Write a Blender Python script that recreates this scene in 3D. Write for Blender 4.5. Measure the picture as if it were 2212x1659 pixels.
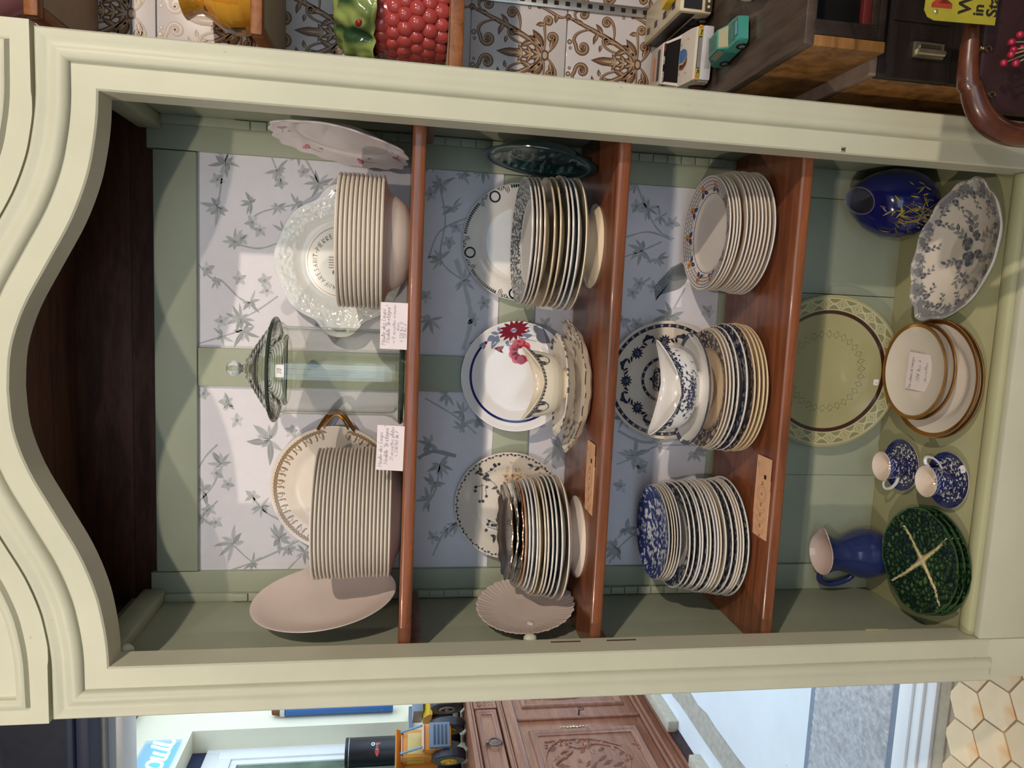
import bpy, bmesh, math, random
from math import sin, cos, pi, radians, sqrt, atan2, hypot
from mathutils import Vector, Matrix
random.seed(7)
SC = bpy.context.scene
for o in list(bpy.data.objects): bpy.data.objects.remove(o)
COL = SC.collection

# ------------------------------------------------------------------ camera
FPX, YAW, PITCH, ROLL = 1560.57, 0.1158, 0.1584, 0.0280      # focal length in pixels of the 2212 wide frame
CAM = Vector((0.6724, -1.1476, 1.1038))
FWD = Vector((-sin(YAW)*cos(PITCH), cos(YAW)*cos(PITCH), -sin(PITCH)))
_r = Vector((cos(YAW), sin(YAW), 0)); _u = _r.cross(FWD)
RGT = _r*cos(ROLL)+_u*sin(ROLL); UPV = _u*cos(ROLL)-_r*sin(ROLL)
cd = bpy.data.cameras.new('camera'); co = bpy.data.objects.new('camera', cd); COL.objects.link(co)
cd.sensor_fit = 'HORIZONTAL'; cd.sensor_width = 36.0; cd.lens = 36.0*FPX/2212.0
cd.clip_start = 0.02; cd.clip_end = 60
# the photograph was taken with the camera turned on its side: picture left is up in the room
cx, cy, cz = -UPV, RGT, -FWD
co.matrix_world = Matrix(((cx.x, cy.x, cz.x, CAM.x), (cx.y, cy.y, cz.y, CAM.y), (cx.z, cy.z, cz.z, CAM.z), (0, 0, 0, 1)))
SC.camera = co
def at(x, y, X=None, Y=None, Z=None):
    """point of the room seen at photograph pixel (x, y) on a plane X=, Y= or Z="""
    r = FWD + RGT*((1659-y-829.5)/FPX) - UPV*((x-1106)/FPX)
    t = (X-CAM.x)/r.x if X is not None else (Y-CAM.y)/r.y if Y is not None else (Z-CAM.z)/r.z
    return CAM + r*t

# ------------------------------------------------------------------ light
def S(r, g, b):
    f = lambda c: (c/255/12.92) if c/255 <= .04045 else ((c/255+.055)/1.055)**2.4
    return (f(r), f(g), f(b))
SC.view_settings.view_transform = 'Standard'; SC.view_settings.look = 'None'
SC.view_settings.gamma = 1.0; SC.view_settings.use_curve_mapping = False
SC.view_settings.exposure = 0.0
SC.cycles.use_denoising = True
SC.cycles.max_bounces = 8; SC.cycles.diffuse_bounces = 4; SC.cycles.glossy_bounces = 4
SC.cycles.transmission_bounces = 8; SC.cycles.transparent_max_bounces = 8
SC.cycles.caustics_reflective = False; SC.cycles.caustics_refractive = False
SC.cycles.sample_clamp_indirect = 6
W = bpy.data.worlds.new('sky'); SC.world = W; W.use_nodes = True
bg = W.node_tree.nodes['Background']
bg.inputs[0].default_value = (0.67, 0.84, 1.0, 1); bg.inputs[1].default_value = 2.5
FLOOR = -0.42; CEIL = 2.45; WALLY = 0.45
def spot(name, loc, aim, power, col, size=65, blend=.6, rad=.03):
    l = bpy.data.lights.new(name, 'SPOT'); l.energy = power; l.color = col
    l.spot_size = radians(size); l.spot_blend = blend; l.shadow_soft_size = rad
    o = bpy.data.objects.new(name, l); COL.objects.link(o); o.location = loc
    o.rotation_euler = (Vector(aim)-Vector(loc)).to_track_quat('-Z', 'Y').to_euler(); return o
WARM = (1.0, .865, .70)
spot('ceiling_spot', (0.72, -2.45, 2.36), (0.55, .1, 1.0), 62, WARM, 62)
spot('ceiling_spot', (2.30, -2.30, 2.36), (0.45, .1, .95), 200, WARM, 56)
spot('ceiling_spot', (-1.05, -2.35, 2.36), (0.6, .1, .95), 118, WARM, 56)
def portal(name, loc, rot, sx, sy):
    l = bpy.data.lights.new(name, 'AREA'); l.shape = 'RECTANGLE'; l.size = sx; l.size_y = sy
    l.cycles.is_portal = True
    o = bpy.data.objects.new(name, l); COL.objects.link(o); o.location = loc; o.rotation_euler = rot; return o

# ------------------------------------------------------------------ materials
MATS = {}
def mat(name, col=(.8, .8, .8), rough=.5, spec=.5, metal=0, coat=0, noise=None, bump=None, attr=False,
        trans=0, ior=1.5, emit=None, wood=None, speck=None, rvar=0):
    m = bpy.data.materials.new(name); m.use_nodes = True; nt = m.node_tree; N = nt.nodes; L = nt.links
    b = N['Principled BSDF']; MATS[name] = m
    b.inputs['Roughness'].default_value = rough; b.inputs['Specular IOR Level'].default_value = spec
    b.inputs['Metallic'].default_value = metal; b.inputs['Coat Weight'].default_value = coat
    b.inputs['Coat Roughness'].default_value = .06
    b.inputs['Transmission Weight'].default_value = trans; b.inputs['IOR'].default_value = ior
    tc = N.new('ShaderNodeTexCoord')
    if attr:
        a = N.new('ShaderNodeAttribute'); a.attribute_name = 'Col'; out = a.outputs['Color']
    else:
        a = N.new('ShaderNodeRGB'); a.outputs[0].default_value = (*col, 1); out = a.outputs[0]
    def nz(scale, detail=4, sc3=None, rgh=.6, dist=0):
        n = N.new('ShaderNodeTexNoise'); n.inputs['Scale'].default_value = scale; n.inputs['Detail'].default_value = detail
        n.inputs['Roughness'].default_value = rgh; n.inputs['Distortion'].default_value = dist
        if sc3:
            mp = N.new('ShaderNodeMapping'); mp.inputs['Scale'].default_value = sc3
            L.new(tc.outputs['Object'], mp.inputs[0]); L.new(mp.outputs[0], n.inputs['Vector'])
        else: L.new(tc.outputs['Object'], n.inputs['Vector'])
        return n
    def mul(c, fac_socket, lo, hi, tint=None):
        r = N.new('ShaderNodeMapRange'); r.inputs['From Min'].default_value = .3; r.inputs['From Max'].default_value = .7
        r.inputs['To Min'].default_value = lo; r.inputs['To Max'].default_value = hi; L.new(fac_socket, r.inputs[0])
        x = N.new('ShaderNodeMix'); x.data_type = 'RGBA'; x.blend_type = 'MULTIPLY'; x.inputs[0].default_value = 1
        L.new(c, x.inputs[6])
        L.new(r.outputs[0], x.inputs[7]); return x.outputs[2]
    if wood:                                  # wood = (second colour, stretch per axis, scale)
        c2, st, sc = wood
        n = nz(sc, 7, st, .62, .6)
        rp = N.new('ShaderNodeValToRGB'); rp.color_ramp.elements[0].position = .34; rp.color_ramp.elements[1].position = .66
        rp.color_ramp.elements[0].color = (*c2, 1); rp.color_ramp.elements[1].color = (*col, 1)
        L.new(n.outputs['Fac'], rp.inputs[0]); out = rp.outputs[0]
        n2 = nz(sc*5, 3, st); out = mul(out, n2.outputs['Fac'], .86, 1.1)
    if noise:
        n = nz(noise[0], 5); out = mul(out, n.outputs['Fac'], 1-noise[1], 1+noise[1]*.6)
    if speck:                                 # speck = (colour, scale, threshold): small worn spots
        n = nz(speck[1], 3); r = N.new('ShaderNodeMapRange'); r.inputs['From Min'].default_value = speck[2]
        r.inputs['From Max'].default_value = speck[2]+.06; L.new(n.outputs['Fac'], r.inputs[0])
        x = N.new('ShaderNodeMix'); x.data_type = 'RGBA'; L.new(r.outputs[0], x.inputs[0]); L.new(out, x.inputs[6])
        x.inputs[7].default_value = (*speck[0], 1); out = x.outputs[2]
    L.new(out, b.inputs['Base Color'])
    if rvar:
        n = nz(14, 4); r = N.new('ShaderNodeMapRange'); r.inputs['To Min'].default_value = max(0, rough-rvar)
        r.inputs['To Max'].default_value = rough+rvar; L.new(n.outputs['Fac'], r.inputs[0]); L.new(r.outputs[0], b.inputs['Roughness'])
    if bump:
        n = nz(bump[0], 5, bump[2] if len(bump) > 2 else None); bp = N.new('ShaderNodeBump'); bp.inputs['Strength'].default_value = bump[1]
        bp.inputs['Distance'].default_value = .002; L.new(n.outputs['Fac'], bp.inputs['Height']); L.new(bp.outputs[0], b.inputs['Normal'])
    if emit:
        b.inputs['Emission Color'].default_value = (*emit[0], 1); b.inputs['Emission Strength'].default_value = emit[1]
    return m
def rand_mat(m, lo=.8, hi=1.12):              # each object of the material a little lighter or darker (per-object random)
    nt = m.node_tree; N = nt.nodes; L = nt.links; b = N['Principled BSDF']
    src = b.inputs['Base Color'].links[0].from_socket
    oi = N.new('ShaderNodeObjectInfo'); r = N.new('ShaderNodeMapRange'); r.inputs['To Min'].default_value = lo; r.inputs['To Max'].default_value = hi
    L.new(oi.outputs['Random'], r.inputs[0])
    x = N.new('ShaderNodeMix'); x.data_type = 'RGBA'; x.blend_type = 'MULTIPLY'; x.inputs[0].default_value = 1
    L.new(src, x.inputs[6]); L.new(r.outputs[0], x.inputs[7]); L.new(x.outputs[2], b.inputs['Base Color']); return m

M_FRAME = mat('cream_sage_paint', S(195, 193, 172), .42, .35, noise=(5, .07), bump=(55, .12, (1, 1, .25)), speck=(S(150, 140, 112), 38, .735))
M_SAGE = mat('shaded_sage_paint', S(164, 169, 148), .5, .3, noise=(6, .08), bump=(60, .12), speck=(S(110, 105, 85), 45, .75))  # same paint as the frame, with the interior shade put into its colour
M_LIP = mat('dimmed_sage_paint', S(168, 165, 128), .45, .3, noise=(5, .06), bump=(50, .1))  # weaker light at the bottom is put into this darker paint
M_SHELF = mat('stained_shelf_wood', S(142, 82, 52), .3, .45, wood=(S(98, 56, 36), (.7, 9, 9), 5), bump=(30, .06, (.5, 8, 8)), coat=.25, rvar=.08)
M_BROWN = mat('bare_dark_wood', S(98, 66, 54), .7, .25, wood=(S(68, 44, 36), (1, 6, 6), 6), bump=(30, .2, (1, 8, 8)))
M_CER = mat('glazed_earthenware', rough=.14, spec=.5, attr=True, noise=(9, .05), rvar=.05, coat=.3)
M_CERM = mat('dull_glazed_earthenware', rough=.3, spec=.45, attr=True, noise=(9, .06), rvar=.08)
M_LUST = mat('lustre_glaze', rough=.18, spec=.6, metal=.75, attr=True, noise=(30, .15), rvar=.08)
M_PAPER = mat('wallpaper', rough=.75, spec=.15, attr=True, noise=(40, .03), bump=(300, .06))
M_CARD = mat('card_paper', rough=.8, spec=.1, attr=True, noise=(60, .03))
M_GLASS = mat('clear_glass', (.94, .97, .93), .02, .5, trans=1, ior=1.47)
def thin_glass(name, tint, edge, ior=.6):
    m = bpy.data.materials.new(name); m.use_nodes = True; nt = m.node_tree; N = nt.nodes; L = nt.links; N.remove(N['Principled BSDF'])
    lw = N.new('ShaderNodeLayerWeight'); lw.inputs[0].default_value = .35; rp = N.new('ShaderNodeValToRGB'); rp.color_ramp.elements[0].position = .45; rp.color_ramp.elements[1].position = .97
    rp.color_ramp.elements[0].color = (*tint, 1); rp.color_ramp.elements[1].color = (*edge, 1); L.new(lw.outputs['Facing'], rp.inputs[0])
    t = N.new('ShaderNodeBsdfTransparent'); g = N.new('ShaderNodeBsdfGlossy'); g.inputs['Roughness'].default_value = .015; L.new(rp.outputs[0], t.inputs[0])
    pw = N.new('ShaderNodeMath'); pw.operation = 'POWER'; pw.inputs[1].default_value = 5; f2 = N.new('ShaderNodeLayerWeight'); f2.inputs[0].default_value = .5; L.new(f2.outputs['Facing'], pw.inputs[0])
    fr = N.new('ShaderNodeMath'); fr.operation = 'MULTIPLY_ADD'; fr.inputs[1].default_value = ior; fr.inputs[2].default_value = .045; L.new(pw.outputs[0], fr.inputs[0]); mx = N.new('ShaderNodeMixShader'); L.new(fr.outputs[0], mx.inputs[0]); L.new(t.outputs[0], mx.inputs[1]); L.new(g.outputs[0], mx.inputs[2])
    n = N.new('ShaderNodeTexNoise'); n.inputs['Scale'].default_value = 22; bp = N.new('ShaderNodeBump'); bp.inputs['Strength'].default_value = .15; bp.inputs['Distance'].default_value = .002
    tc = N.new('ShaderNodeTexCoord'); L.new(tc.outputs['Object'], n.inputs['Vector']); L.new(n.outputs['Fac'], bp.inputs['Height']); L.new(bp.outputs[0], g.inputs['Normal'])
    L.new(mx.outputs[0], N['Material Output'].inputs['Surface']); return m
M_THIN = thin_glass('thin_clear_glass', (.985, .992, .98), (.62, .69, .64))
M_PLASTIC = mat('toy_plastic', rough=.32, spec=.5, attr=True, noise=(20, .04))
M_METAL = mat('worn_metal', rough=.35, metal=.9, attr=True, noise=(30, .12))
M_ATTR = mat('matt_paint', rough=.6, spec=.3, attr=True, noise=(12, .06), bump=(60, .1))
M_DARKWOOD = mat('dark_veneer', S(50, 40, 36), .35, .4, wood=(S(30, 24, 22), (8, 1, 8), 4), bump=(30, .1, (8, 1, 8)), coat=.15)
M_TVTOP = mat('lit_dark_veneer', S(92, 76, 66), .4, .4, wood=(S(58, 47, 41), (8, 1, 8), 4), bump=(30, .1, (8, 1, 8)), coat=.1)  # lighter copy of the dark veneer, light on the top put into the colour
M_SIDEWOOD = mat('worn_oak_veneer', S(158, 112, 62), .5, .35, wood=(S(104, 68, 36), (1, 8, 8), 4), noise=(4, .2), bump=(30, .12))
M_SHELFWOOD = mat('orange_pine', S(164, 98, 46), .4, .4, wood=(S(120, 66, 30), (9, 1, 9), 5), noise=(18, .14))

# ------------------------------------------------------------------ mesh builder
class MB:
    def __init__(s): s.V = []; s.F = []; s.C = []; s.SM = []; s.M = Matrix()
    def v(s, p):
        s.V.append(tuple(s.M @ Vector(p))); return len(s.V)-1
    def f(s, idx, col=(.8, .8, .8), sm=False):
        s.F.append(tuple(idx)); s.C.append(col); s.SM.append(sm)
    def poly(s, pts, col=(.8, .8, .8), sm=False):
        s.f([s.v(p) for p in pts], col, sm)
    def box(s, a, b, col=(.8, .8, .8), bev=0.0):
        x0, x1 = sorted((a[0], b[0])); y0, y1 = sorted((a[1], b[1])); z0, z1 = sorted((a[2], b[2]))
        bev = min(bev, (x1-x0)*.45, (y1-y0)*.45, (z1-z0)*.45)
        if bev <= 0:
            i = [s.v((x, y, z)) for x in (x0, x1) for y in (y0, y1) for z in (z0, z1)]
            for q in ((0, 1, 3, 2), (4, 6, 7, 5), (0, 4, 5, 1), (2, 3, 7, 6), (0, 2, 6, 4), (1, 5, 7, 3)): s.f([i[k] for k in q], col)
            return
        bm = bmesh.new(); bmesh.ops.create_cube(bm, size=1)
        for v in bm.verts: v.co = Vector(((x0+x1)/2+v.co.x*(x1-x0), (y0+y1)/2+v.co.y*(y1-y0), (z0+z1)/2+v.co.z*(z1-z0)))
        bmesh.ops.bevel(bm, geom=bm.edges[:], offset=bev, segments=2, affect='EDGES', profile=.5)
        s.bm(bm, col, True)
    def bm(s, bm, col, sm=False):
        bm.verts.index_update(); base = len(s.V)
        for v in bm.verts: s.v(v.co)
        for f in bm.faces: s.f([base+v.index for v in f.verts], col, sm)
        bm.free()
    def grid(s, rows, col=(.8, .8, .8), closed=True, sm=True, cf=None):
        """rows of points, each row a ring"""
        ids = [[s.v(p) for p in r] for r in rows]; n = len(rows[0])
        for i in range(len(rows)-1):
            for j in range(n if closed else n-1):
                k = (j+1) % n
                s.f((ids[i][j], ids[i+1][j], ids[i+1][k], ids[i][k]), cf(i, j) if cf else col, sm)
        return ids
    def lathe(s, prof, seg=48, col=(.8, .8, .8), cf=None, sx=1, sy=1, wav=None, sm=True):
        """prof: (r, z) from the upper centre out over the rim to the lower centre; sx, sy make it oval; wav(th, r) -> (dr, dz)"""
        rows = []
        for r, z in prof:
            row = []
            for j in range(seg):
                t = 2*pi*j/seg; dr, dz = wav(t, r) if wav else (0, 0)
                row.append(((r+dr)*cos(t)*sx, (r+dr)*sin(t)*sy, z+dz))
            rows.append(row)
        s.grid(rows, col, True, sm, cf)
    def tube(s, pts, rad, seg=8, col=(.8, .8, .8), caps=True, flat=1.0):
        pts = [Vector(p) for p in pts]; n = len(pts); rows = []; nrm = None
        for i, p in enumerate(pts):
            t = (pts[min(i+1, n-1)]-pts[max(i-1, 0)]).normalized()
            if nrm is None: nrm = t.orthogonal().normalized()
            nrm = (nrm-t*nrm.dot(t)).normalized(); b = t.cross(nrm)
            r = rad[i] if isinstance(rad, (list, tuple)) else rad
            rows.append([p+nrm*(r*cos(2*pi*j/seg))+b*(r*flat*sin(2*pi*j/seg)) for j in range(seg)])
        ids = s.grid(rows, col)
        if caps: s.f(ids[0], col, True); s.f(ids[-1][::-1], col, True)
    def ball(s, c, r, col=(.8, .8, .8), u=12, w=8, sc=(1, 1, 1)):
        rows = [[(c[0]+r*sc[0]*sin(pi*i/w)*cos(2*pi*j/u), c[1]+r*sc[1]*sin(pi*i/w)*sin(2*pi*j/u), c[2]+r*sc[2]*cos(pi*i/w)) for j in range(u)] for i in range(w+1)]
        s.grid(rows, col)
    def prism(s, pts, d, col=(.8, .8, .8), axis='y', sm=False):
        """outline pts (a, b) swept along an axis from d[0] to d[1]"""
        mk = {'y': lambda a, b, t: (a, t, b), 'x': lambda a, b, t: (t, a, b), 'z': lambda a, b, t: (a, b, t)}[axis]
        A = [s.v(mk(a, b, d[0])) for a, b in pts]; B = [s.v(mk(a, b, d[1])) for a, b in pts]
        s.f(A[::-1], col); s.f(B, col)
        for i in range(len(pts)): k = (i+1) % len(pts); s.f((A[i], A[k], B[k], B[i]), col, sm)
    def sweep(s, path, prof, col=(.8, .8, .8), closed=False):
        """path: list of (position, outward unit vector, up unit vector); prof: (out, up) points"""
        rows = [[p+o*a+u*b for a, b in prof] for p, o, u in path]
        s.grid(rows, col, False, True)
    def mesh(s, name, recalc=True, ang=35):
        me = bpy.data.meshes.new(name); me.from_pydata(s.V, [], s.F); me.validate()
        if len(me.polygons) == len(s.F):
            ca = me.color_attributes.new('Col', 'FLOAT_COLOR', 'CORNER'); buf = []
            for p in me.polygons: buf.extend((*s.C[p.index], 1.0)*p.loop_total)
            ca.data.foreach_set('color', buf)
            me.polygons.foreach_set('use_smooth', s.SM)
        if recalc:
            bm = bmesh.new(); bm.from_mesh(me); bmesh.ops.remove_doubles(bm, verts=bm.verts[:], dist=1e-6)
            bmesh.ops.recalc_face_normals(bm, faces=bm.faces[:]); bm.to_mesh(me); bm.free()
        me.set_sharp_from_angle(angle=radians(ang)); return me
    def build(s, name, m, parent=None, loc=None, rot=None, recalc=True, ang=35):
        o = bpy.data.objects.new(name, s.mesh(name, recalc, ang)); COL.objects.link(o)
        o.data.materials.append(m)
        if loc is not None: o.location = loc
        if rot is not None: o.rotation_euler = rot
        if parent is not None: o.parent = parent
        return o
def tag(o, label=None, cat=None, group=None, kind=None):
    if label: o['label'] = label
    if cat: o['category'] = cat
    if group: o['group'] = group
    if kind: o['kind'] = kind
    return o
def thing(name, label, cat, loc=(0, 0, 0), rot=(0, 0, 0), group=None):
    o = bpy.data.objects.new(name, None); COL.objects.link(o); o.location = loc; o.rotation_euler = rot
    o.empty_display_size = .05; return tag(o, label, cat, group)
def copy_tree(o, parent=None):
    c = o.copy(); COL.objects.link(c)
    if parent: c.parent = parent
    for ch in list(o.children): copy_tree(ch, c)
    return c
def box(name, a, b, m, parent=None, bev=.002, col=(.8, .8, .8)):
    k = MB(); k.box(a, b, col, bev); return k.build(name, m, parent)

# ------------------------------------------------------------------ flat print: thin shapes laid on a surface
class Pen:
    """draws in (u, v); mp(u, v, lift) gives the point on the surface"""
    def __init__(s, mb, mp, eps=.00022): s.mb = mb; s.mp = mp; s.e = eps
    def P(s, u, v, l): return s.mp(u, v, s.e*(l+1))
    def poly(s, pts, col, l=0): s.mb.poly([s.P(u, v, l) for u, v in pts], col)
    def fan(s, c, pts, col, l=0):
        ci = s.mb.v(s.P(*c, l)); ids = [s.mb.v(s.P(u, v, l)) for u, v in pts]
        for i in range(len(ids)): s.mb.f((ci, ids[i], ids[(i+1) % len(ids)]), col)
    def ell(s, c, a, b=None, col=(0, 0, 0), l=0, rot=0, n=14):
        b = b or a; cr, sr = cos(rot), sin(rot)
        s.fan(c, [(c[0]+a*cos(2*pi*i/n)*cr-b*sin(2*pi*i/n)*sr, c[1]+a*cos(2*pi*i/n)*sr+b*sin(2*pi*i/n)*cr) for i in range(n)], col, l)
    def line(s, pts, w, col, l=0, closed=False):
        n = len(pts); A = []; B = []
        for i in range(n):
            if closed: p, q = pts[(i-1) % n], pts[(i+1) % n]
            else: p, q = pts[max(i-1, 0)], pts[min(i+1, n-1)]
            dx, dy = q[0]-p[0], q[1]-p[1]; d = hypot(dx, dy) or 1
            ww = (w[i] if isinstance(w, (list, tuple)) else w)/2
            A.append(s.mb.v(s.P(pts[i][0]-dy/d*ww, pts[i][1]+dx/d*ww, l))); B.append(s.mb.v(s.P(pts[i][0]+dy/d*ww, pts[i][1]-dx/d*ww, l)))
        for i in range(n if closed else n-1):
            k = (i+1) % n; s.mb.f((A[i], A[k], B[k], B[i]), col)
    def leaf(s, p, ang, ln, w, col, l=0, bend=0, vein=None):
        n = 6; L = []; R = []; mid = []
        for i in range(n+1):
            t = i/n; a = ang+bend*t; x = p[0]+ln*t*cos(ang+bend*t*.5); y = p[1]+ln*t*sin(ang+bend*t*.5)
            h = w/2*sin(pi*min(1, t**.8))*(1 if t < 1 else 0)
            L.append((x-sin(a)*h, y+cos(a)*h)); R.append((x+sin(a)*h, y-cos(a)*h)); mid.append((x, y))
        li = [s.mb.v(s.P(u, v, l)) for u, v in L]; ri = [s.mb.v(s.P(u, v, l)) for u, v in R]
        for i in range(n): s.mb.f((li[i], li[i+1], ri[i+1], ri[i]), col)
        if vein: s.line(mid[:-1], w*.09, vein, l+1)
    def arc(s, c, r, a0, a1, w, col, l=0, n=None):
        n = n or max(3, int(abs(a1-a0)*18)); s.line([(c[0]+r*cos(a0+(a1-a0)*i/n), c[1]+r*sin(a0+(a1-a0)*i/n)) for i in range(n+1)], w, col, l)
    def ring(s, c, r, w, col, l=0, n=96):
        s.line([(c[0]+r*cos(2*pi*i/n), c[1]+r*sin(2*pi*i/n)) for i in range(n)], w, col, l, True)
    def flower(s, c, r, n, col, heart, l=0, rot=0, w=.55):
        for i in range(n): s.leaf(c, rot+2*pi*i/n, r, r*w, col, l)
        s.ell(c, r*.24, None, heart, l+1, n=8)
def spiral(c, r0, r1, a0, turns, n=26):
    return [(c[0]+(r0+(r1-r0)*i/n)*cos(a0+turns*2*pi*i/n), c[1]+(r0+(r1-r0)*i/n)*sin(a0+turns*2*pi*i/n)) for i in range(n+1)]
def bez(p0, p1, p2, p3, n=14):
    o = []
    for i in range(n+1):
        t = i/n; k = 1-t
        o.append(tuple(k**3*a+3*k*k*t*b+3*k*t*t*c+t**3*d for a, b, c, d in zip(p0, p1, p2, p3)))
    return o
def smooth_path(pts, n=5):
    o = []; m = len(pts)
    for i in range(m-1):
        p0, p1, p2, p3 = pts[max(i-1, 0)], pts[i], pts[i+1], pts[min(i+2, m-1)]
        for k in range(n):
            t = k/n
            o.append(tuple(.5*(2*b+(c-a)*t+(2*a-5*b+4*c-d)*t*t+(3*b-a-3*c+d)*t**3) for a, b, c, d in zip(p0, p1, p2, p3)))
    o.append(tuple(pts[-1])); return o

# single-stroke lettering (unit height 1, baseline 0)
G = {'a': [[(.5, .5), (.2, .55), (.05, .3), (.15, .03), (.35, .05), (.5, .3), (.5, .55), (.5, .1), (.6, .02)]],
 'b': [[(.05, .45), (.2, .95), (.1, 0), (.35, 0), (.5, .25), (.35, .5), (.12, .4)]], 'c': [[(.45, .48), (.25, .55), (.07, .3), (.2, .02), (.48, .1)]],
 'd': [[(.48, .45), (.2, .53), (.05, .25), (.2, .02), (.45, .2), (.55, 1), (.5, .05), (.6, .02)]], 'e': [[(.08, .28), (.45, .35), (.35, .55), (.12, .45), (.1, .1), (.3, 0), (.5, .12)]],
 'g': [[(.48, .48), (.2, .53), (.07, .25), (.25, .05), (.48, .4), (.45, -.3), (.2, -.35), (.1, -.2)]], 'i': [[(.1, .5), (.1, .05), (.2, .02)], [(.1, .72), (.12, .76)]],
 'l': [[(.05, .1), (.25, .8), (.15, 1), (.1, .6), (.12, .05), (.25, .03)]], 'm': [[(.05, .5), (.07, 0)], [(.07, .35), (.22, .53), (.3, .4), (.3, 0)], [(.3, .35), (.48, .53), (.56, .4), (.56, .05), (.65, .02)]],
 'n': [[(.05, .5), (.07, 0)], [(.07, .35), (.3, .53), (.4, .4), (.4, .05), (.5, .02)]], 'o': [[(.25, .53), (.07, .35), (.12, .05), (.35, .02), (.48, .28), (.35, .53), (.25, .53)]],
 'p': [[(.07, .5), (.1, -.4)], [(.08, .35), (.3, .55), (.48, .35), (.35, .05), (.1, .1)]], 'r': [[(.05, .5), (.08, 0)], [(.08, .3), (.2, .5), (.38, .5)]],
 's': [[(.4, .5), (.15, .5), (.15, .32), (.38, .22), (.3, .02), (.05, .05)]], 't': [[(.2, .95), (.15, .1), (.25, 0), (.38, .06)], [(0, .6), (.38, .64)]],
 'u': [[(.06, .5), (.07, .1), (.25, 0), (.42, .2), (.44, .5), (.44, .08), (.55, .02)]], 'v': [[(.05, .5), (.2, 0), (.42, .5)]],
 'z': [[(.07, .5), (.42, .5), (.07, .02), (.45, .03)]], 'M': [[(.05, 0), (.12, 1), (.4, .3), (.7, 1), (.75, 0)]], 'H': [[(.08, 1), (.08, 0)], [(.55, 1), (.55, 0)], [(.08, .5), (.55, .52)]],
 'L': [[(.15, 1), (.08, 0), (.5, .03)]], 'B': [[(.1, 0), (.12, 1), (.45, .95), (.45, .6), (.12, .52), (.5, .45), (.52, .1), (.1, 0)]], 'P': [[(.1, 0), (.12, 1), (.5, .9), (.5, .6), (.12, .5)]],
 '1': [[(.08, .75), (.25, 1), (.25, 0)]], '2': [[(.05, .8), (.25, 1), (.42, .75), (.05, .02), (.48, .02)]], '4': [[(.35, 0), (.35, .95), (.02, .3), (.5, .3)]],
 '5': [[(.45, .98), (.12, .98), (.1, .58), (.4, .55), (.42, .1), (.05, .03)]], '6': [[(.4, .95), (.1, .5), (.1, .1), (.35, .02), (.42, .3), (.15, .4)]], '7': [[(.03, .97), (.45, .97), (.15, 0)], [(.12, .5), (.38, .52)]],
 '0': [[(.25, 1), (.06, .6), (.12, .05), (.35, .02), (.47, .5), (.35, .97), (.25, 1)]], '€': [[(.5, .9), (.25, .9), (.12, .5), (.2, .1), (.5, .08)], [(0, .6), (.4, .6)], [(0, .4), (.38, .4)]],
 '"': [[(.1, 1), (.1, .8)], [(.25, 1), (.25, .8)]], '/': [[(0, -.05), (.35, 1)]], '>': [[(0, .3), (.5, .35)], [(.35, .55), (.55, .35), (.35, .15)]], '<': [[(.08, .9), (.08, .3), (.5, .3)], [(.38, .42), (.52, .3), (.38, .15)]],
 'A': [[(0, 0), (.3, 1), (.6, 0)], [(.12, .36), (.48, .36)]], 'E': [[(.5, 1), (.08, 1), (.08, 0), (.5, 0)], [(.08, .52), (.42, .52)]], 'F': [[(.5, 1), (.08, 1), (.08, 0)], [(.08, .52), (.42, .52)]],
 'I': [[(.1, 0), (.1, 1)]], 'N': [[(.08, 0), (.08, 1), (.58, 0), (.58, 1)]], 'R': [[(.08, 0), (.08, 1), (.5, .92), (.5, .58), (.08, .5), (.55, 0)]], 'S': [[(.5, .88), (.28, 1), (.08, .78), (.5, .3), (.3, 0), (.05, .12)]],
 'T': [[(0, 1), (.6, 1)], [(.3, 1), (.3, 0)]], 'U': [[(.08, 1), (.08, .2), (.3, 0), (.52, .2), (.52, 1)]], 'G': [[(.55, .85), (.3, 1), (.06, .6), (.15, .08), (.45, 0), (.55, .2), (.55, .45), (.32, .45)]],
 'O': [[(.3, 1), (.06, .6), (.12, .1), (.3, 0), (.5, .1), (.55, .6), (.3, 1)]], '-': [[(.05, .45), (.35, .45)]], 'è': [[(.08, .28), (.45, .35), (.35, .55), (.12, .45), (.1, .1), (.3, 0), (.5, .12)], [(.2, .9), (.35, .7)]]}
ADV = {'m': .72, 'M': .86, 'i': .28, 'l': .3, ' ': .38, 'I': .22, '"': .38, 't': .42, '-': .42, '1': .42}
def write(pen, txt, org, h, w, col, l=0, slant=.12, ang=0, sp=1.0):
    x = 0; ca, sa = cos(ang), sin(ang)
    for ch in txt:
        for st in G.get(ch, []):
            p = [((x+a+b*slant)*h*sp, b*h) for a, b in st]
            pen.line([(org[0]+a*ca-b*sa, org[1]+a*sa+b*ca) for a, b in p], w, col, l)
        x += ADV.get(ch, .6)
    return x*h*sp
def write_arc(pen, txt, c, r, a0, h, w, col, l=0, dirn=-1, step=None):
    """letters round a circle, tops outward, reading clockwise"""
    a = a0
    for ch in txt:
        wd = ADV.get(ch, .66)*h*1.12; am = a+dirn*wd/2/r
        for st in G.get(ch, []):
            pts = []
            for p, q in st:
                lx = p*h-wd/2+.04*h; rr = r+q*h
                t = am+dirn*lx/r; pts.append((c[0]+rr*cos(t), c[1]+rr*sin(t)))
            pen.line(pts, w, col, l)
        a += dirn*wd/r*(1.18 if not step else step)
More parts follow.
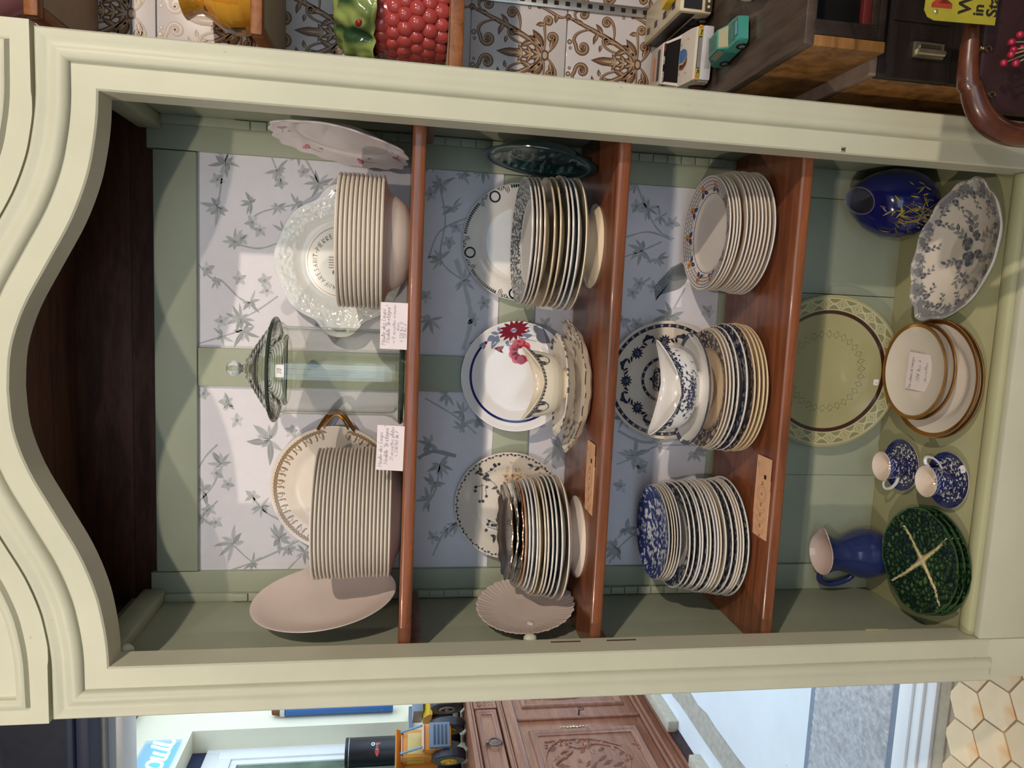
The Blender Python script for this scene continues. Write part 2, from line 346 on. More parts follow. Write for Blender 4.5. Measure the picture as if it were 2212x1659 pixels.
# ================================================================== the room
YW = WALLY
M_WALL = mat('pale_plaster', S(216, 215, 214), .8, .2, noise=(4, .06), bump=(40, .1))
M_DARKWALL = mat('shaded_wall_grey', S(66, 66, 74), .7, .2, noise=(30, .12), bump=(80, .15))  # shadow on the wall above the doorway is put into this colour
M_GROUT = mat('grout', S(176, 160, 138), .85, .15, noise=(30, .12))
M_UPVC = mat('white_door_frame', S(226, 224, 224), .35, .4, noise=(8, .04))
M_HEX = rand_mat(mat('terracotta_tile', S(238, 208, 168), .38, .4, noise=(7, .12), speck=(S(232, 176, 120), 4, .58), bump=(20, .08)), .86, 1.08)
M_TILE = mat('glossy_wall_tile', rough=.34, spec=.5, attr=True, noise=(9, .06), bump=(16, .12), coat=.2)
def struct(o): return tag(o, kind='structure')
fl = struct(box('floor', (-2.0, -3.3, FLOOR-.06), (3.0, .56, FLOOR-.004), M_GROUT, bev=0))
k = MB(); R6 = .0605
k.prism([(R6*.968*sin(pi/3*i), R6*.968*cos(pi/3*i)) for i in range(6)], (-.012, 0), axis='z'); k.M = Matrix()
hexme = None
for i in range(-14, 15):
    for j in range(-14, 2):
        X = -.29+(i+(.5 if j % 2 else 0))*.1065; Y = .363+j*.0928
        if not (-1.35 < X < 1.3 and -.92 < Y < .47) or (X > .08 and Y > .03) or (X < -1.0 and Y < -.5): continue
        if hexme is None: h = k.build('tile', M_HEX, fl); hexme = h.data
        else: h = bpy.data.objects.new('tile', hexme); COL.objects.link(h); h.parent = fl
        h.location = (X, Y, FLOOR+random.uniform(-.0006, .0006)); h.rotation_euler = (random.uniform(-.006, .006), random.uniform(-.006, .006), random.uniform(-.01, .01))
struct(box('ceiling', (-2.1, -3.4, CEIL), (3.1, .7, CEIL+.1), M_WALL, bev=0))
DX0, DX1, DZ = -1.6, -.12, 1.70            # doorway to the yard
k = MB()
k.box((-2.1, YW, FLOOR-.06), (DX0, .70, CEIL)); k.box((DX1, YW, FLOOR-.06), (3.1, .70, CEIL))
wb = struct(k.build('wall_back', M_WALL))
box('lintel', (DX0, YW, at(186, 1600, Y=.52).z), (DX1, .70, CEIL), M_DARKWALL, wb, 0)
struct(box('wall_left', (-2.1, -3.3, FLOOR-.06), (-2.0, .7, CEIL), M_WALL, bev=0))
struct(box('wall_right', (3.0, -3.3, FLOOR-.06), (3.1, .7, CEIL), M_WALL, bev=0))
k = MB(); wx0, wx1, wz0, wz1 = -.75, 2.05, .50, 2.10
k.box((-2.1, -3.4, FLOOR-.06), (wx0, -3.3, CEIL)); k.box((wx1, -3.4, FLOOR-.06), (3.1, -3.3, CEIL))
k.box((wx0, -3.4, FLOOR-.06), (wx1, -3.3, wz0)); k.box((wx0, -3.4, wz1), (wx1, -3.3, CEIL))
struct(k.build('wall_front', M_WALL))
w1 = struct(thing('window_1', None, None))
for a, b in (((wx0, -3.38, wz0), (wx0+.06, -3.31, wz1)), ((wx1-.06, -3.38, wz0), (wx1, -3.31, wz1)), ((wx0+.06, -3.38, wz0), (wx1-.06, -3.31, wz0+.06)),
             ((wx0+.06, -3.38, wz1-.06), (wx1-.06, -3.31, wz1)), ((.19, -3.37, wz0+.06), (.25, -3.32, wz1-.06)), ((1.05, -3.37, wz0+.06), (1.11, -3.32, wz1-.06))):
    box('window_frame', a, b, M_UPVC, w1, .004)
portal('window_daylight', ((wx0+wx1)/2, -3.39, (wz0+wz1)/2), (-pi/2, 0, 0), wx1-wx0, wz1-wz0)
portal('door_daylight', ((DX0+DX1)/2, .69, .66), (pi/2, 0, 0), DX1-DX0, 2.1)
# door frame and threshold
dr = struct(thing('door_1', None, None))
z0 = at(190, 1600, Y=.52).z; z1 = at(262, 1600, Y=.52).z
for a, b in ((z0, z0-(z0-z1)*.46), (z0-(z0-z1)*.46, z0-(z0-z1)*.62), (z0-(z0-z1)*.62, z1)):
    n = 0 if a == z0 else 1 if b != z1 else 2
    box('frame_head', (DX0, .5+(.02, .045, .03)[n], b), (DX1, .62, a), M_UPVC, dr, .004)
M_DKB = mat('shaded_dark_blue_trim', S(58, 62, 84), .5, .3, noise=(14, .1))  # shade on the architrave is put into the dark tone
za = at(150, 1600, Y=.45).z; zb = at(188, 1600, Y=.45).z
box('architrave', (DX0, YW-.025, (za+zb)/2), (DX1, .5, za), M_DKB, dr, .006); box('architrave', (DX0, YW-.014, zb-.01), (DX1, .5, (za+zb)/2), M_DKB, dr, .004)
for y0, y1, h in ((.548, .585, .012), (.585, .600, .020), (.600, .632, .008), (.632, .684, .016)):
    box('threshold', (DX0, y0, FLOOR-.02), (DX1, y1, FLOOR+h), M_UPVC, dr, .003)
box('threshold_bed', (DX0, .508, FLOOR-.05), (DX1, .548, FLOOR+.002), M_GROUT, dr, .004)
struct(box('trim_1', (DX0, .6905, FLOOR-.05), (DX1, .7205, FLOOR-.0035), M_GROUT, bev=0))

# ------------------------------------------------------------------ scroll-printed tiles on the right of the back wall
TB, TD, TM = S(132, 98, 68), S(94, 64, 46), S(188, 162, 134)
T = .2066; TZ0 = at(1017, 30, Y=YW-.004).z; TX0 = at(1130, 115, Y=YW-.008).x-T/2
def scroll(pn, pts, w0, l=0):
    n = len(pts); w = [w0*(.35+.65*sin(pi*min(1, (i+1.5)/n*.9))) for i in range(n)]
    pn.line(pts, [x*1.25 for x in w], TD, l); pn.line(pts, [x*.8 for x in w], TB, l+1)
    pn.line([(p[0]+w0*.12, p[1]+w0*.12) for p in pts], [x*.22 for x in w], TM, l+2)
    pn.ell(pts[-1], w0*.75, None, TD, l); pn.ell(pts[-1], w0*.5, None, TB, l+1)
def tile_mesh():
    k = MB(); k.box((.0012, 0, .0012), (T-.0012, .007, T-.0012), S(206, 196, 194), .0012)
    pn = Pen(k, lambda u, v, l: (u*T, -l, v*T), .00012); w = .036
    for mir in (0, 1):
        m = lambda ps: [(min(.992, max(.008, 1-u if mir else u)), min(.992, max(.008, v))) for u, v in ps]
        A = lambda d: radians(180-d if mir else d)
        scroll(pn, m(bez((.50, .22), (.66, .34), (.74, .58), (.90, .99), 22)), w*1.25)
        scroll(pn, m(bez((.80, .74), (.78, .90), (.70, .95), (.64, .90))+spiral((.615, .82), .075, .012, pi*.4, 1.25)[2:]), w)
        scroll(pn, m(bez((.86, .86), (.90, .94), (.97, .95), (.985, .86))+spiral((.945, .83), .05, .01, 0, -1.1)[2:]), w*.9)
        scroll(pn, m(bez((.70, .50), (.80, .47), (.92, .50), (.93, .58))+spiral((.885, .575), .045, .008, 0, 1.1)[2:]), w*.95)
        scroll(pn, m(bez((.60, .36), (.57, .52), (.66, .64), (.72, .60))+spiral((.70, .565), .04, .008, pi*.4, -1.1)[2:]), w*.85)
        scroll(pn, m(bez((.52, .20), (.60, .10), (.72, .06), (.72, .15))+spiral((.68, .15), .04, .008, 0, 1.1)[2:]), w)
        scroll(pn, m(bez((.54, .23), (.70, .20), (.86, .28), (.88, .20))+spiral((.84, .20), .04, .008, 0, -1.1)[2:]), w*.9)
        scroll(pn, m(bez((.90, .02), (.86, .10), (.94, .14), (.97, .30))), w*.8)
        for u, v, an, ln, wd in ((.55, .26, 10, .22, .10), (.56, .24, 35, .2, .09), (.62, .36, 100, .14, .06), (.68, .46, 60, .15, .07), (.76, .62, 20, .13, .05), (.77, .66, 140, .13, .05), (.84, .82, 60, .14, .05), (.57, .17, -30, .14, .06), (.80, .24, 80, .09, .05), (.66, .62, 150, .08, .04), (.92, .10, 150, .1, .05)):
            q = m([(u, v)])[0]; pn.leaf(q, A(an), ln, wd, TD, 1, -.6 if mir else .6); pn.leaf(q, A(an), ln*.86, wd*.62, TB, 2, -.6 if mir else .6); pn.leaf(q, A(an+4), ln*.6, wd*.2, TM, 3, -.6 if mir else .6)
        for u, v, r in ((.60, .955, .017), (.66, .965, .026), (.955, .40, .018)): q = m([(u, v)])[0]; pn.ell(q, r, None, TD, 1); pn.ell(q, r*.6, None, TM, 2)
    for v, h in ((.27, .10), (.36, .09), (.45, .085)):
        for d in (-58, -25, 25, 58): pn.leaf((.5, v), radians(90+d), h*1.2, h*.55, TD, 3); pn.leaf((.5, v), radians(90+d), h*1.05, h*.36, TB, 4); pn.leaf((.5, v), radians(90+d), h*.9, h*.14, TM, 5)
    pn.leaf((.5, .46), radians(90), .27, .09, TD, 4); pn.leaf((.5, .46), radians(90), .23, .055, TB, 5); pn.leaf((.5, .46), radians(90), .16, .02, TM, 6)
    pn.ell((.5, .22), .055, .04, TD, 5); pn.ell((.5, .22), .036, .025, TM, 6)
    return k
tk = tile_mesh(); tme = None
for i in range(0, 4):
    for j in range(-3, 5):
        if tme is None: o = tk.build('tile', M_TILE, wb, recalc=False); tme = o.data
        else: o = bpy.data.objects.new('tile', tme); COL.objects.link(o); o.parent = wb
        o.location = (TX0-T+i*T, YW-.008, TZ0+j*T)
        if (i+j) % 2: o.scale = (1, 1, 1)

# ================================================================== the armoire
XO, XL, XR, IL, IR, D, TH = 1.02, .0765, .9425, .0416, .9869, .346, .0515
Z1, Z2, Z3, YS = 1.0886, .7467, .4147, .0555
XC = (XL+XR)/2
AR = [(0, 1.664), (.06, 1.659), (.12, 1.640), (.185, 1.607), (.25, 1.5735), (.31, 1.5515), (.36, 1.541), (.40, 1.536), (.433, 1.5345)]
half = smooth_path(AR, 4)
arch = [(XC-d, z) for d, z in half[::-1]]+[(XC+d, z) for d, z in half[1:]]
arm = thing('armoire', 'tall sage painted armoire without doors, arched top, three shelves full of crockery', 'cupboard', (0, 0, 0))
def off_path(pts, corner=True):
    """(position, outward, front) along the arch with mitred corners down the two stiles"""
    o = []; n = len(pts); F = Vector((0, -1, 0))
    for i, (x, z) in enumerate(pts):
        if i in (0, n-1) and corner: o.append((Vector((x, 0, z)), Vector((-1 if i == 0 else 1, 0, 1)), F)); continue
        p, q = pts[max(i-1, 0)], pts[min(i+1, n-1)]; d = Vector((q[0]-p[0], 0, q[1]-p[1])).normalized()
        o.append((Vector((x, 0, z)), Vector((-d.z, 0, d.x)), F))
    return o
PR = [(.006, -TH), (0, -TH), (0, -.0025), (.0025, 0), (.0355, 0), (.0362, .0045), (.0395, .0085), (.045, .0112), (.0515, .0108), (.0575, .0086), (.0635, .0088), (.0695, .0112), (.0742, .0118), (.0772, .0085), (.078, 0), (.078, -.05)]
path = off_path(arch)
F = Vector((0, -1, 0))
k = MB(); k.sweep([(Vector((XL, 0, -.02)), Vector((-1, 0, 0)), F), path[0]], PR); k.build('stile', M_FRAME, arm)
k = MB(); k.sweep([path[-1], (Vector((XR, 0, -.02)), Vector((1, 0, 0)), F)], PR); k.build('stile', M_FRAME, arm)
k = MB(); k.sweep(path, PR); k.build('arched_header', M_FRAME, arm)
# cornice board over the header, with its raised moulding
outer = [(p+o*.0795) for p, o, u in path]; up = []
for i, p in enumerate(outer): up.append((p.x, max(p.z, 1.6165) if 2 < i < len(outer)-3 else 1.6175))
k = MB(); zt = 1.98
up = [(-.006, 1.6175)]+[q for q in up if -.0 < q[0] < 1.02]+[(1.027, 1.6175)]
for yy, fl_ in ((-.010, 0), (.04, 1)):
    ids = [(k.v((a, yy, b)), k.v((a, yy, zt))) for a, b in up]
    for i in range(len(ids)-1): k.f((ids[i][0], ids[i+1][0], ids[i+1][1], ids[i][1]))
    if fl_ == 0: fr = ids
for i in range(len(ids)-1): k.f((fr[i][0], ids[i][0], ids[i+1][0], fr[i+1][0]))
for a in (0, -1): k.f((fr[a][0], fr[a][1], ids[a][1], ids[a][0]))
k.build('cornice_board', M_FRAME, arm)
bp = [(XC+(p[0]-XC)*1.0, p[1]) for p in arch]
inner = []
for p, o, u in off_path(arch, False): inner.append(p+o*.110)
pl = [q for q in inner if .03 < q.x < .99]
pts2 = [(.022, zt), (.022, 1.6435)]+[(q.x, q.z) for q in pl]+[(.998, 1.6435), (.998, zt)]
ps = []
for i, (x, z) in enumerate(pts2):
    Pn = Vector((x, -.010, z))
    if i in (1, len(pts2)-2): nn = Vector((1 if i == 1 else -1, 0, 1))
    elif i == 0: nn = Vector((1, 0, 0))
    elif i == len(pts2)-1: nn = Vector((-1, 0, 0))
    else:
        p, q = pts2[i-1] if i > 2 else (.022, 1.6435), pts2[i+1] if i < len(pts2)-3 else (.998, 1.6435); d = Vector((q[0]-p[0], 0, q[1]-p[1])).normalized(); nn = Vector((-d.z, 0, d.x))
    ps.append((Pn, nn, F))
k = MB(); k.sweep(ps, [(-.001, 0), (0, .002), (.0025, .0075), (.007, .0095), (.0125, .0085), (.0155, .006), (.0165, .0015), (.018, .0005), (.018, 0)]); k.build('cornice_moulding', M_FRAME, arm)
box('top_board', (-.006, 0, 1.96), (1.027, .37, 1.98), M_FRAME, arm)
# carcass
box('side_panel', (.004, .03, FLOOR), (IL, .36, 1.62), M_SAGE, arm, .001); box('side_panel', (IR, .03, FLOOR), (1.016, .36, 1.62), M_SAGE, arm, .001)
box('upper_side', (.004, .03, 1.6205), (.03, .36, 1.96), M_BROWN, arm, .001); box('upper_side', (.99, .03, 1.6205), (1.016, .36, 1.96), M_BROWN, arm, .001)
for a, b in ((IL, .30), (.301, .62), (.621, IR)): pass
for za_, zb_ in ((1.44, 1.612), (1.6125, 1.73)): box('bare_back_board', (.03, D+.004, za_), (.99, D+.016, zb_), M_BROWN, arm, .001)
for ya, yb in ((.035, .14), (.141, .25), (.251, D+.01)): box('bare_roof_board', (.03, ya, 1.712), (.99, yb, 1.73), M_BROWN, arm, .001)
ZC = 1.5497
for s, x in ((1, IL), (-1, IR)):
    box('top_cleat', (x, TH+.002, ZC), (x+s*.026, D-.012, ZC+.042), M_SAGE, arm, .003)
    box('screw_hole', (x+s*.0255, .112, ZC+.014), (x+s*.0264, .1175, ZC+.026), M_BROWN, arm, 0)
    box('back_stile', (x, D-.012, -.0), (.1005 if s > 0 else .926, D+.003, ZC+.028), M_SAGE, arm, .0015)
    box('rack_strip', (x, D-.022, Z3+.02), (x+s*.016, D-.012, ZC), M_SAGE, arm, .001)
    for i in range(34):                      # notched shelf rack: a row of small blocks
        z = Z3+.03+i*.0305
        if z > ZC-.14: break
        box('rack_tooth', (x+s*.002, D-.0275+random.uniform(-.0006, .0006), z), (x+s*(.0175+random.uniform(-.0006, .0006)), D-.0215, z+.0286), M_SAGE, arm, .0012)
ZR0, ZR1 = 1.489, 1.567
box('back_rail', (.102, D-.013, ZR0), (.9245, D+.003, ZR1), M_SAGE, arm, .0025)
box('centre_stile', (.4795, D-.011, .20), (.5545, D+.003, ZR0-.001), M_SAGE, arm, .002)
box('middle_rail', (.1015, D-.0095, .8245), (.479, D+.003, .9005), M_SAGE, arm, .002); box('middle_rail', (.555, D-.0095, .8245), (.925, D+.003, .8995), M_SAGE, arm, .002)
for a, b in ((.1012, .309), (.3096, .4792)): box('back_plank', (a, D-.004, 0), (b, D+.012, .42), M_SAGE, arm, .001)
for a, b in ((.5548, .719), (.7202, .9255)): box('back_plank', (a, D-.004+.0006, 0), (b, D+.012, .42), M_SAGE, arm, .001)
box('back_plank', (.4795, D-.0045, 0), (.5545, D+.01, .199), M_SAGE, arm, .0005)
# painted wallpaper panels
YB = D-.001; PAPER = S(226, 221, 227)
panels = {}
for nm, (a, b, c, d) in {'ul': (.1, .481, .9, 1.49), 'ur': (.553, .926, .9, 1.49), 'll': (.1, .481, .42, .826), 'lr': (.553, .926, .42, .826)}.items():
    k = MB(); k.box((a, YB, c), (b, YB+.01, d), PAPER); panels[nm] = (k, Pen(k, lambda u, v, l: (lambda p: (p.x, YB-l, p.z))(at(u, v, Y=YB)), .00008))
g1, g2, g3, g4 = S(194, 194, 196), S(177, 179, 181), S(156, 159, 161), S(209, 208, 211)
def pk(x, y):
    p = at(x, y, Y=YB); return panels[('u' if p.z > .862 else 'l')+('l' if p.x < .516 else 'r')][1]
LAY = [0]
def nl(): LAY[0] = (LAY[0]+1) % 7; return LAY[0]
def stem(*pts, w=5, c=None): pk(*pts[len(pts)//2]).line(smooth_path(list(pts), 5), [w*.5+random.random()*w*.4 for _ in range((len(pts)-1)*5+1)], c or g2, nl())
def sprig(x, y, a, n=5, L=34, sp=230):
    for i in range(n+2):
        t = radians(a+(i/(n+1)-.5)*sp+random.uniform(-12, 12)); c = random.choice((g1, g2, g2, g3))
        pk(x, y).leaf((x, y), t, L*random.choice((random.uniform(.85, 1.12), random.uniform(.45, .8))), L*random.uniform(.20, .30), c, nl(), random.uniform(-.5, .5), g3 if c != g3 else g2)
def bloom(x, y, r=17):
    a = random.random()*6
    for i in range(5): pk(x, y).leaf((x, y), a+i*1.257, r*random.uniform(.8, 1.15), r*random.uniform(.5, .7), random.choice((g4, g1, g1, g2)), nl(), 0, g2)
    pk(x, y).ell((x, y), r*.22, None, g3, 8, n=8)
for s in ([(500, 322), (484, 357), (472, 442)], [(583, 330), (600, 372), (607, 392)], [(655, 335), (676, 372), (690, 398)], [(548, 468), (575, 455), (638, 442)],
          [(505, 525), (560, 537), (612, 520)], [(430, 572), (455, 600), (478, 606), (515, 642), (540, 655)], [(430, 742), (480, 727), (527, 712)], [(520, 690), (560, 668), (600, 640)],
          [(600, 902), (590, 930), (584, 946)], [(428, 1085), (458, 1052), (480, 1006)], [(545, 1072), (572, 1105), (612, 1126)], [(425, 1165), (437, 1118), (470, 1082)],
          [(480, 1238), (545, 1215), (610, 1186), (645, 1168)], [(505, 1178), (530, 1202), (548, 1216)], [(616, 1236), (658, 1192), (669, 1172)], [(430, 1010), (445, 985), (470, 960)],
          [(943, 378), (962, 470), (952, 560), (1000, 606)], [(925, 560), (950, 500), (1010, 470)], [(918, 860), (985, 900), (1030, 938)], [(915, 1100), (940, 1060), (950, 1005)], [(935, 1200), (960, 1150), (1000, 1120)],
          [(1374, 395), (1400, 460), (1425, 500), (1456, 516)], [(1352, 512), (1402, 501), (1452, 519)], [(1345, 556), (1385, 542), (1430, 522)], [(1480, 622), (1456, 665)], [(1405, 600), (1380, 618), (1366, 640)],
          [(1332, 1003), (1378, 985), (1425, 963), (1530, 962)], [(1315, 1216), (1340, 1180), (1376, 1148)], [(1350, 860), (1390, 890), (1480, 905)], [(1165, 1010), (1200, 980), (1225, 930)], [(1165, 420), (1200, 480), (1230, 560)]):
    stem(*s)
stem((985, 560), (1012, 650), (1016, 700), (1000, 756), w=13, c=g1); stem((903, 990), (935, 975), (985, 985), w=11, c=g3); stem((1335, 930), (1390, 955), (1470, 948), w=9)
for s in ((487, 352, 120, 7, 36, 320), (470, 447, 150, 6, 46, 250), (600, 368, 60, 5, 30), (642, 335, 100, 4, 30), (690, 396, 100, 7, 34, 300), (543, 438, 200, 5, 28), (600, 446, 100, 4, 24), (640, 440, 0, 4, 28),
          (507, 522, 200, 6, 32, 300), (612, 500, 330, 3, 26), (540, 652, 60, 5, 30), (520, 690, 160, 7, 34, 320), (468, 606, 120, 4, 22), (480, 725, 150, 4, 26), (526, 716, 60, 5, 36),
          (495, 872, 180, 5, 26), (582, 950, 180, 6, 52, 250), (478, 1002, 260, 6, 30), (440, 1058, 200, 3, 44), (565, 1095, 60, 5, 26), (437, 1118, 160, 5, 26), (505, 1174, 230, 5, 42), (603, 1162, 330, 7, 36, 300), (622, 1186, 60, 5, 30), (658, 1192, 120, 4, 26), (545, 1216, 30, 4, 24),
          (953, 398, 100, 6, 32, 280), (1000, 376, 60, 5, 28), (935, 348, 100, 4, 30), (978, 448, 60, 5, 28), (952, 560, 200, 5, 30), (1046, 365, 90, 5, 30), (1000, 606, 40, 5, 32), (930, 690, 120, 5, 32), (1040, 730, 40, 5, 30),
          (965, 852, 160, 5, 30), (1030, 905, 30, 6, 36), (1000, 925, 200, 4, 26), (930, 958, 150, 5, 32), (950, 1003, 60, 6, 32), (938, 1042, 120, 5, 30), (925, 1080, 200, 4, 30), (988, 1130, 60, 5, 30), (1000, 890, 200, 4, 28),
          (1397, 450, 60, 7, 30, 320), (1425, 468, 30, 3, 26), (1388, 540, 160, 6, 34), (1420, 560, 60, 4, 28), (1450, 682, 120, 6, 40, 260), (1345, 690, 120, 4, 34), (1370, 985, 180, 7, 40, 280), (1425, 952, 200, 5, 32), (1500, 978, 60, 5, 34), (1480, 905, 30, 5, 30), (1350, 900, 160, 5, 30),
          (1352, 1142, 40, 6, 34), (1330, 1182, 150, 6, 38), (1206, 966, 120, 6, 44, 280), (1240, 700, 60, 5, 30), (1200, 640, 120, 5, 28), (1225, 560, 60, 5, 28), (1205, 1080, 60, 5, 30), (1190, 1180, 100, 5, 28), (1372, 398, 200, 4, 30)):
    sprig(*s)
for b in ((470, 388), (545, 480), (607, 395), (655, 372), (562, 497), (521, 516), (448, 582), (517, 602), (572, 606), (577, 628), (478, 694), (440, 850), (490, 868), (512, 908), (468, 1022), (492, 1046), (545, 1072), (452, 1100), (466, 1128), (630, 932), (1045, 345), (985, 490), (970, 522), (1022, 690), (1045, 655),
          (1375, 446), (1452, 482), (1412, 620), (1381, 612), (1366, 632), (1530, 672), (935, 1160), (965, 1150), (1010, 1100), (1385, 1010), (1340, 1050), (1375, 700), (1178, 700), (920, 640), (930, 420)):
    bloom(*b)
bird = [(1416.5, 650), (1413, 628), (1415.5, 617), (1424, 606), (1437, 593), (1450, 578), (1472, 567), (1490, 590), (1480, 612), (1470, 622), (1459, 627), (1441, 632), (1426, 637), (1419, 641)]
pb = pk(1450, 610); pb.fan((1450, 605), bird, S(140, 142, 146), 9); pb.fan((1466, 592), [(1440, 600), (1455, 580), (1474, 570), (1490, 588), (1478, 604), (1455, 608)], S(118, 120, 124), 10); pb.ell((1422, 622), 4, None, S(205, 205, 208), 10); pb.ell((1422, 622), 2, None, S(60, 60, 64), 11)
for nm, (k, p_) in panels.items(): k.build('wallpaper_panel', M_PAPER, arm, recalc=False)
# shelves and their cleats
for zs in (Z1, Z2, Z3):
    k = MB(); ya, yb, t = YS, D-.0285, .0215
    prof = [(ya+.003, zs), (ya+.0008, zs-.002), (ya, zs-.005), (ya, zs-t+.004), (ya+.001, zs-t+.0015), (ya+.003, zs-t), (yb, zs-t), (yb, zs)]
    k.prism(prof, (IL+.0005, IR-.0005), axis='x', sm=False); k.build('shelf', M_SHELF, arm)
    for s, x in ((1, IL), (-1, IR)): box('shelf_cleat', (x, YS+.006, zs-t-.02), (x+s*.018, D-.03, zs-t-.0005), M_SHELF, arm, .001)
# bottom board, its rounded lip, bottom rail and plinth
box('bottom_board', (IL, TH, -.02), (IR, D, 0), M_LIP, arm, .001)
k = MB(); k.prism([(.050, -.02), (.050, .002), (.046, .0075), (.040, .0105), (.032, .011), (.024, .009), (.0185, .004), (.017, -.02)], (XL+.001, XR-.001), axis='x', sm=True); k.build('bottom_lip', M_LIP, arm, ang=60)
box('bottom_rail', (XL+.0005, .0015, -.12), (XR-.0005, .0165, .0005), M_FRAME, arm, .002)
for s, x in ((-1, XL), (1, XR)): box('foot_post', (x, 0, FLOOR), (x+s*.0775, .05, -.0205), M_FRAME, arm, .002)
box('plinth_board', (XL+.0005, .004, FLOOR), (XR-.0005, .02, -.121), M_FRAME, arm, .002)
# small fittings on the left stile
for z0_, z1_ in ((.822, .768), (.720, .665)): box('hinge_slot', (XL-.002, .0385, z1_), (XL+.0006, .0420, z0_), M_BROWN, arm, 0)
def knob(x, y, z, s=1):
    k = MB(); k.ball((x, y, z), .0125*s, S(232, 230, 215), 14, 8, (.9, .85, 1.15)); k.ball((x-.006, y, z), .009*s, S(232, 230, 215), 12, 6); return k.build('turn_button', M_FRAME, arm)
p = at(270, 1405, Y=.066); knob(p.x, .066, p.z); p = at(1145, 1378, Y=.060); knob(p.x-.001, .060, p.z, .85)
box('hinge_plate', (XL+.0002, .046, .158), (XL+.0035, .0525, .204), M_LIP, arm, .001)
# ================================================================== crockery helpers
from mathutils import noise as NZ
CREAM, IVORY, WHITE = S(226, 214, 200), S(224, 208, 180), S(228, 224, 222)
NAVY, INK, BLUE, GREYB = S(36, 42, 84), S(40, 46, 60), S(44, 58, 128), S(112, 118, 138)
GOLD, MAROON, ROSE = S(150, 104, 48), S(112, 24, 40), S(176, 44, 62)
FLAT = [(0, .05), (.3, .05), (.58, .05), (.63, .055), (.68, .075), (.72, .10), (.80, .125), (.90, .153), (.97, .174), (.99, .184), (1.0, .183), (1.004, .172), (.995, .158), (.97, .148), (.74, .080), (.66, .038), (.60, .006), (.585, 0), (.52, 0), (.50, .025), (0, .025)]
SOUP = [(0, .040), (.3, .040), (.50, .043), (.58, .072), (.66, .155), (.73, .26), (.78, .292), (.90, .322), (.97, .340), (.995, .342), (1.004, .330), (.99, .312), (.80, .266), (.75, .242), (.68, .152), (.60, .060), (.52, .018), (.49, 0), (.42, 0), (.40, .015), (0, .018)]
COUPE = [(0, .05), (.4, .055), (.7, .10), (.9, .16), (.97, .19), (.99, .197), (1.004, .188), (.99, .17), (.9, .135), (.7, .07), (.60, .03), (.58, 0), (.5, 0), (.48, .025), (0, .025)]
def thin(p, d=.026):
    """same plate without its foot ring, for the middle of close piles"""
    t = max(range(len(p)), key=lambda i: p[i][0]); return p[:t+1]+[(a*.998, max(0, b-d)) for a, b in p[:t][::-1]]
FLATN, COUPEN = thin(FLAT), thin(COUPE)
def pz(prof, r):
    """height of the upper side of a profile at radius r"""
    for (a, za), (b, zb) in zip(prof, prof[1:]):
        if b < a: break
        if a <= r <= b: return za+(zb-za)*(r-a)/max(1e-9, b-a)
    return max(z for _, z in prof)
def scale_prof(p, r): return [(a*r, z*r) for a, z in p]
def refine(p, st):
    o = [p[0]]
    for a, b in zip(p, p[1:]):
        n = max(1, int(hypot(b[0]-a[0], b[1]-a[1])/st)); o += [(a[0]+(b[0]-a[0])*i/n, a[1]+(b[1]-a[1])*i/n) for i in range(1, n+1)]
    return o
def plate_mb(r, prof=FLAT, col=CREAM, seg=64, rim=None, wav=None, sx=1, sy=1, fine=None, cf=None):
    k = MB(); p = scale_prof(prof, r)
    if fine: p = refine(p, fine)
    top = max(range(len(p)), key=lambda i: p[i][0])
    if rim and not cf: cf = lambda i, j: rim if abs(i-top) <= 1 else col
    k.lathe(p, seg, col, (lambda i, j, cf=cf, p=p: cf(i, j)) if cf else None, sx, sy, wav); k.prof = p
    pn = Pen(k, lambda u, v, l: (lambda rr: (u, v, pz(prof, rr/r)*r+l+(wav(atan2(v, u), rr)[1] if wav else 0)))(hypot(u/sx, v/sy)))
    return k, pn
def scatter_print(k, p, r0, r1, thr, c1, c2, sc, top_only=True):
    """transfer-print colouring of faces by a noise field: returns a face colour function"""
    ntop = max(range(len(p)), key=lambda i: p[i][0])
    def cf(i, j, seg):
        r, z = p[i]; t = 2*pi*j/seg
        if i >= ntop or not (r0 <= r <= r1): return c1
        v = NZ.noise(Vector((r*cos(t)*sc, r*sin(t)*sc, 3.1)))+.5*NZ.noise(Vector((r*cos(t)*sc*2.3, r*sin(t)*sc*2.3, 9)))
        return c2 if v > thr else c1
    return cf
def transfer_plate(r, prof=FLAT, base=CREAM, ink=NAVY, bands=((.70, .98, 0.02),), sc=160, seg=150, fine=.0022, mid=None, rim=None, sx=1, sy=1):
    p = refine(scale_prof(prof, r), fine); ntop = max(range(len(p)), key=lambda i: p[i][0])
    def cf(i, j):
        rr, z = p[i]; t = 2*pi*j/seg; q = rr/r
        if abs(i-ntop) <= 1 and rim: return rim
        if i >= ntop: return base
        for a, b, thr in bands:
            if a <= q <= b:
                e = Vector((rr*cos(t)*sc, rr*sin(t)*sc, 3.1)); v = NZ.noise(e)+.6*NZ.noise(e*2.2)
                if v > thr: return tuple(x*(1+.5*NZ.noise(e*3)) for x in ink)
                if v > thr-.16 and mid: return mid
        return base
    k = MB(); k.lathe(p, seg, base, cf, sx, sy)
    return k, Pen(k, lambda u, v, l: (u, v, pz(prof, hypot(u/sx, v/sy)/r)*r+l))
def leaning(o, X, Y, Zs, r, a, phi=0):
    """stand a disc of radius r on a shelf at height Zs, tipped back from upright; a = tilt in degrees, phi = which way it faces"""
    o.location = (X, Y, Zs+r*sin(radians(a))+.001); o.rotation_euler = (radians(a), 0, radians(phi)); return o
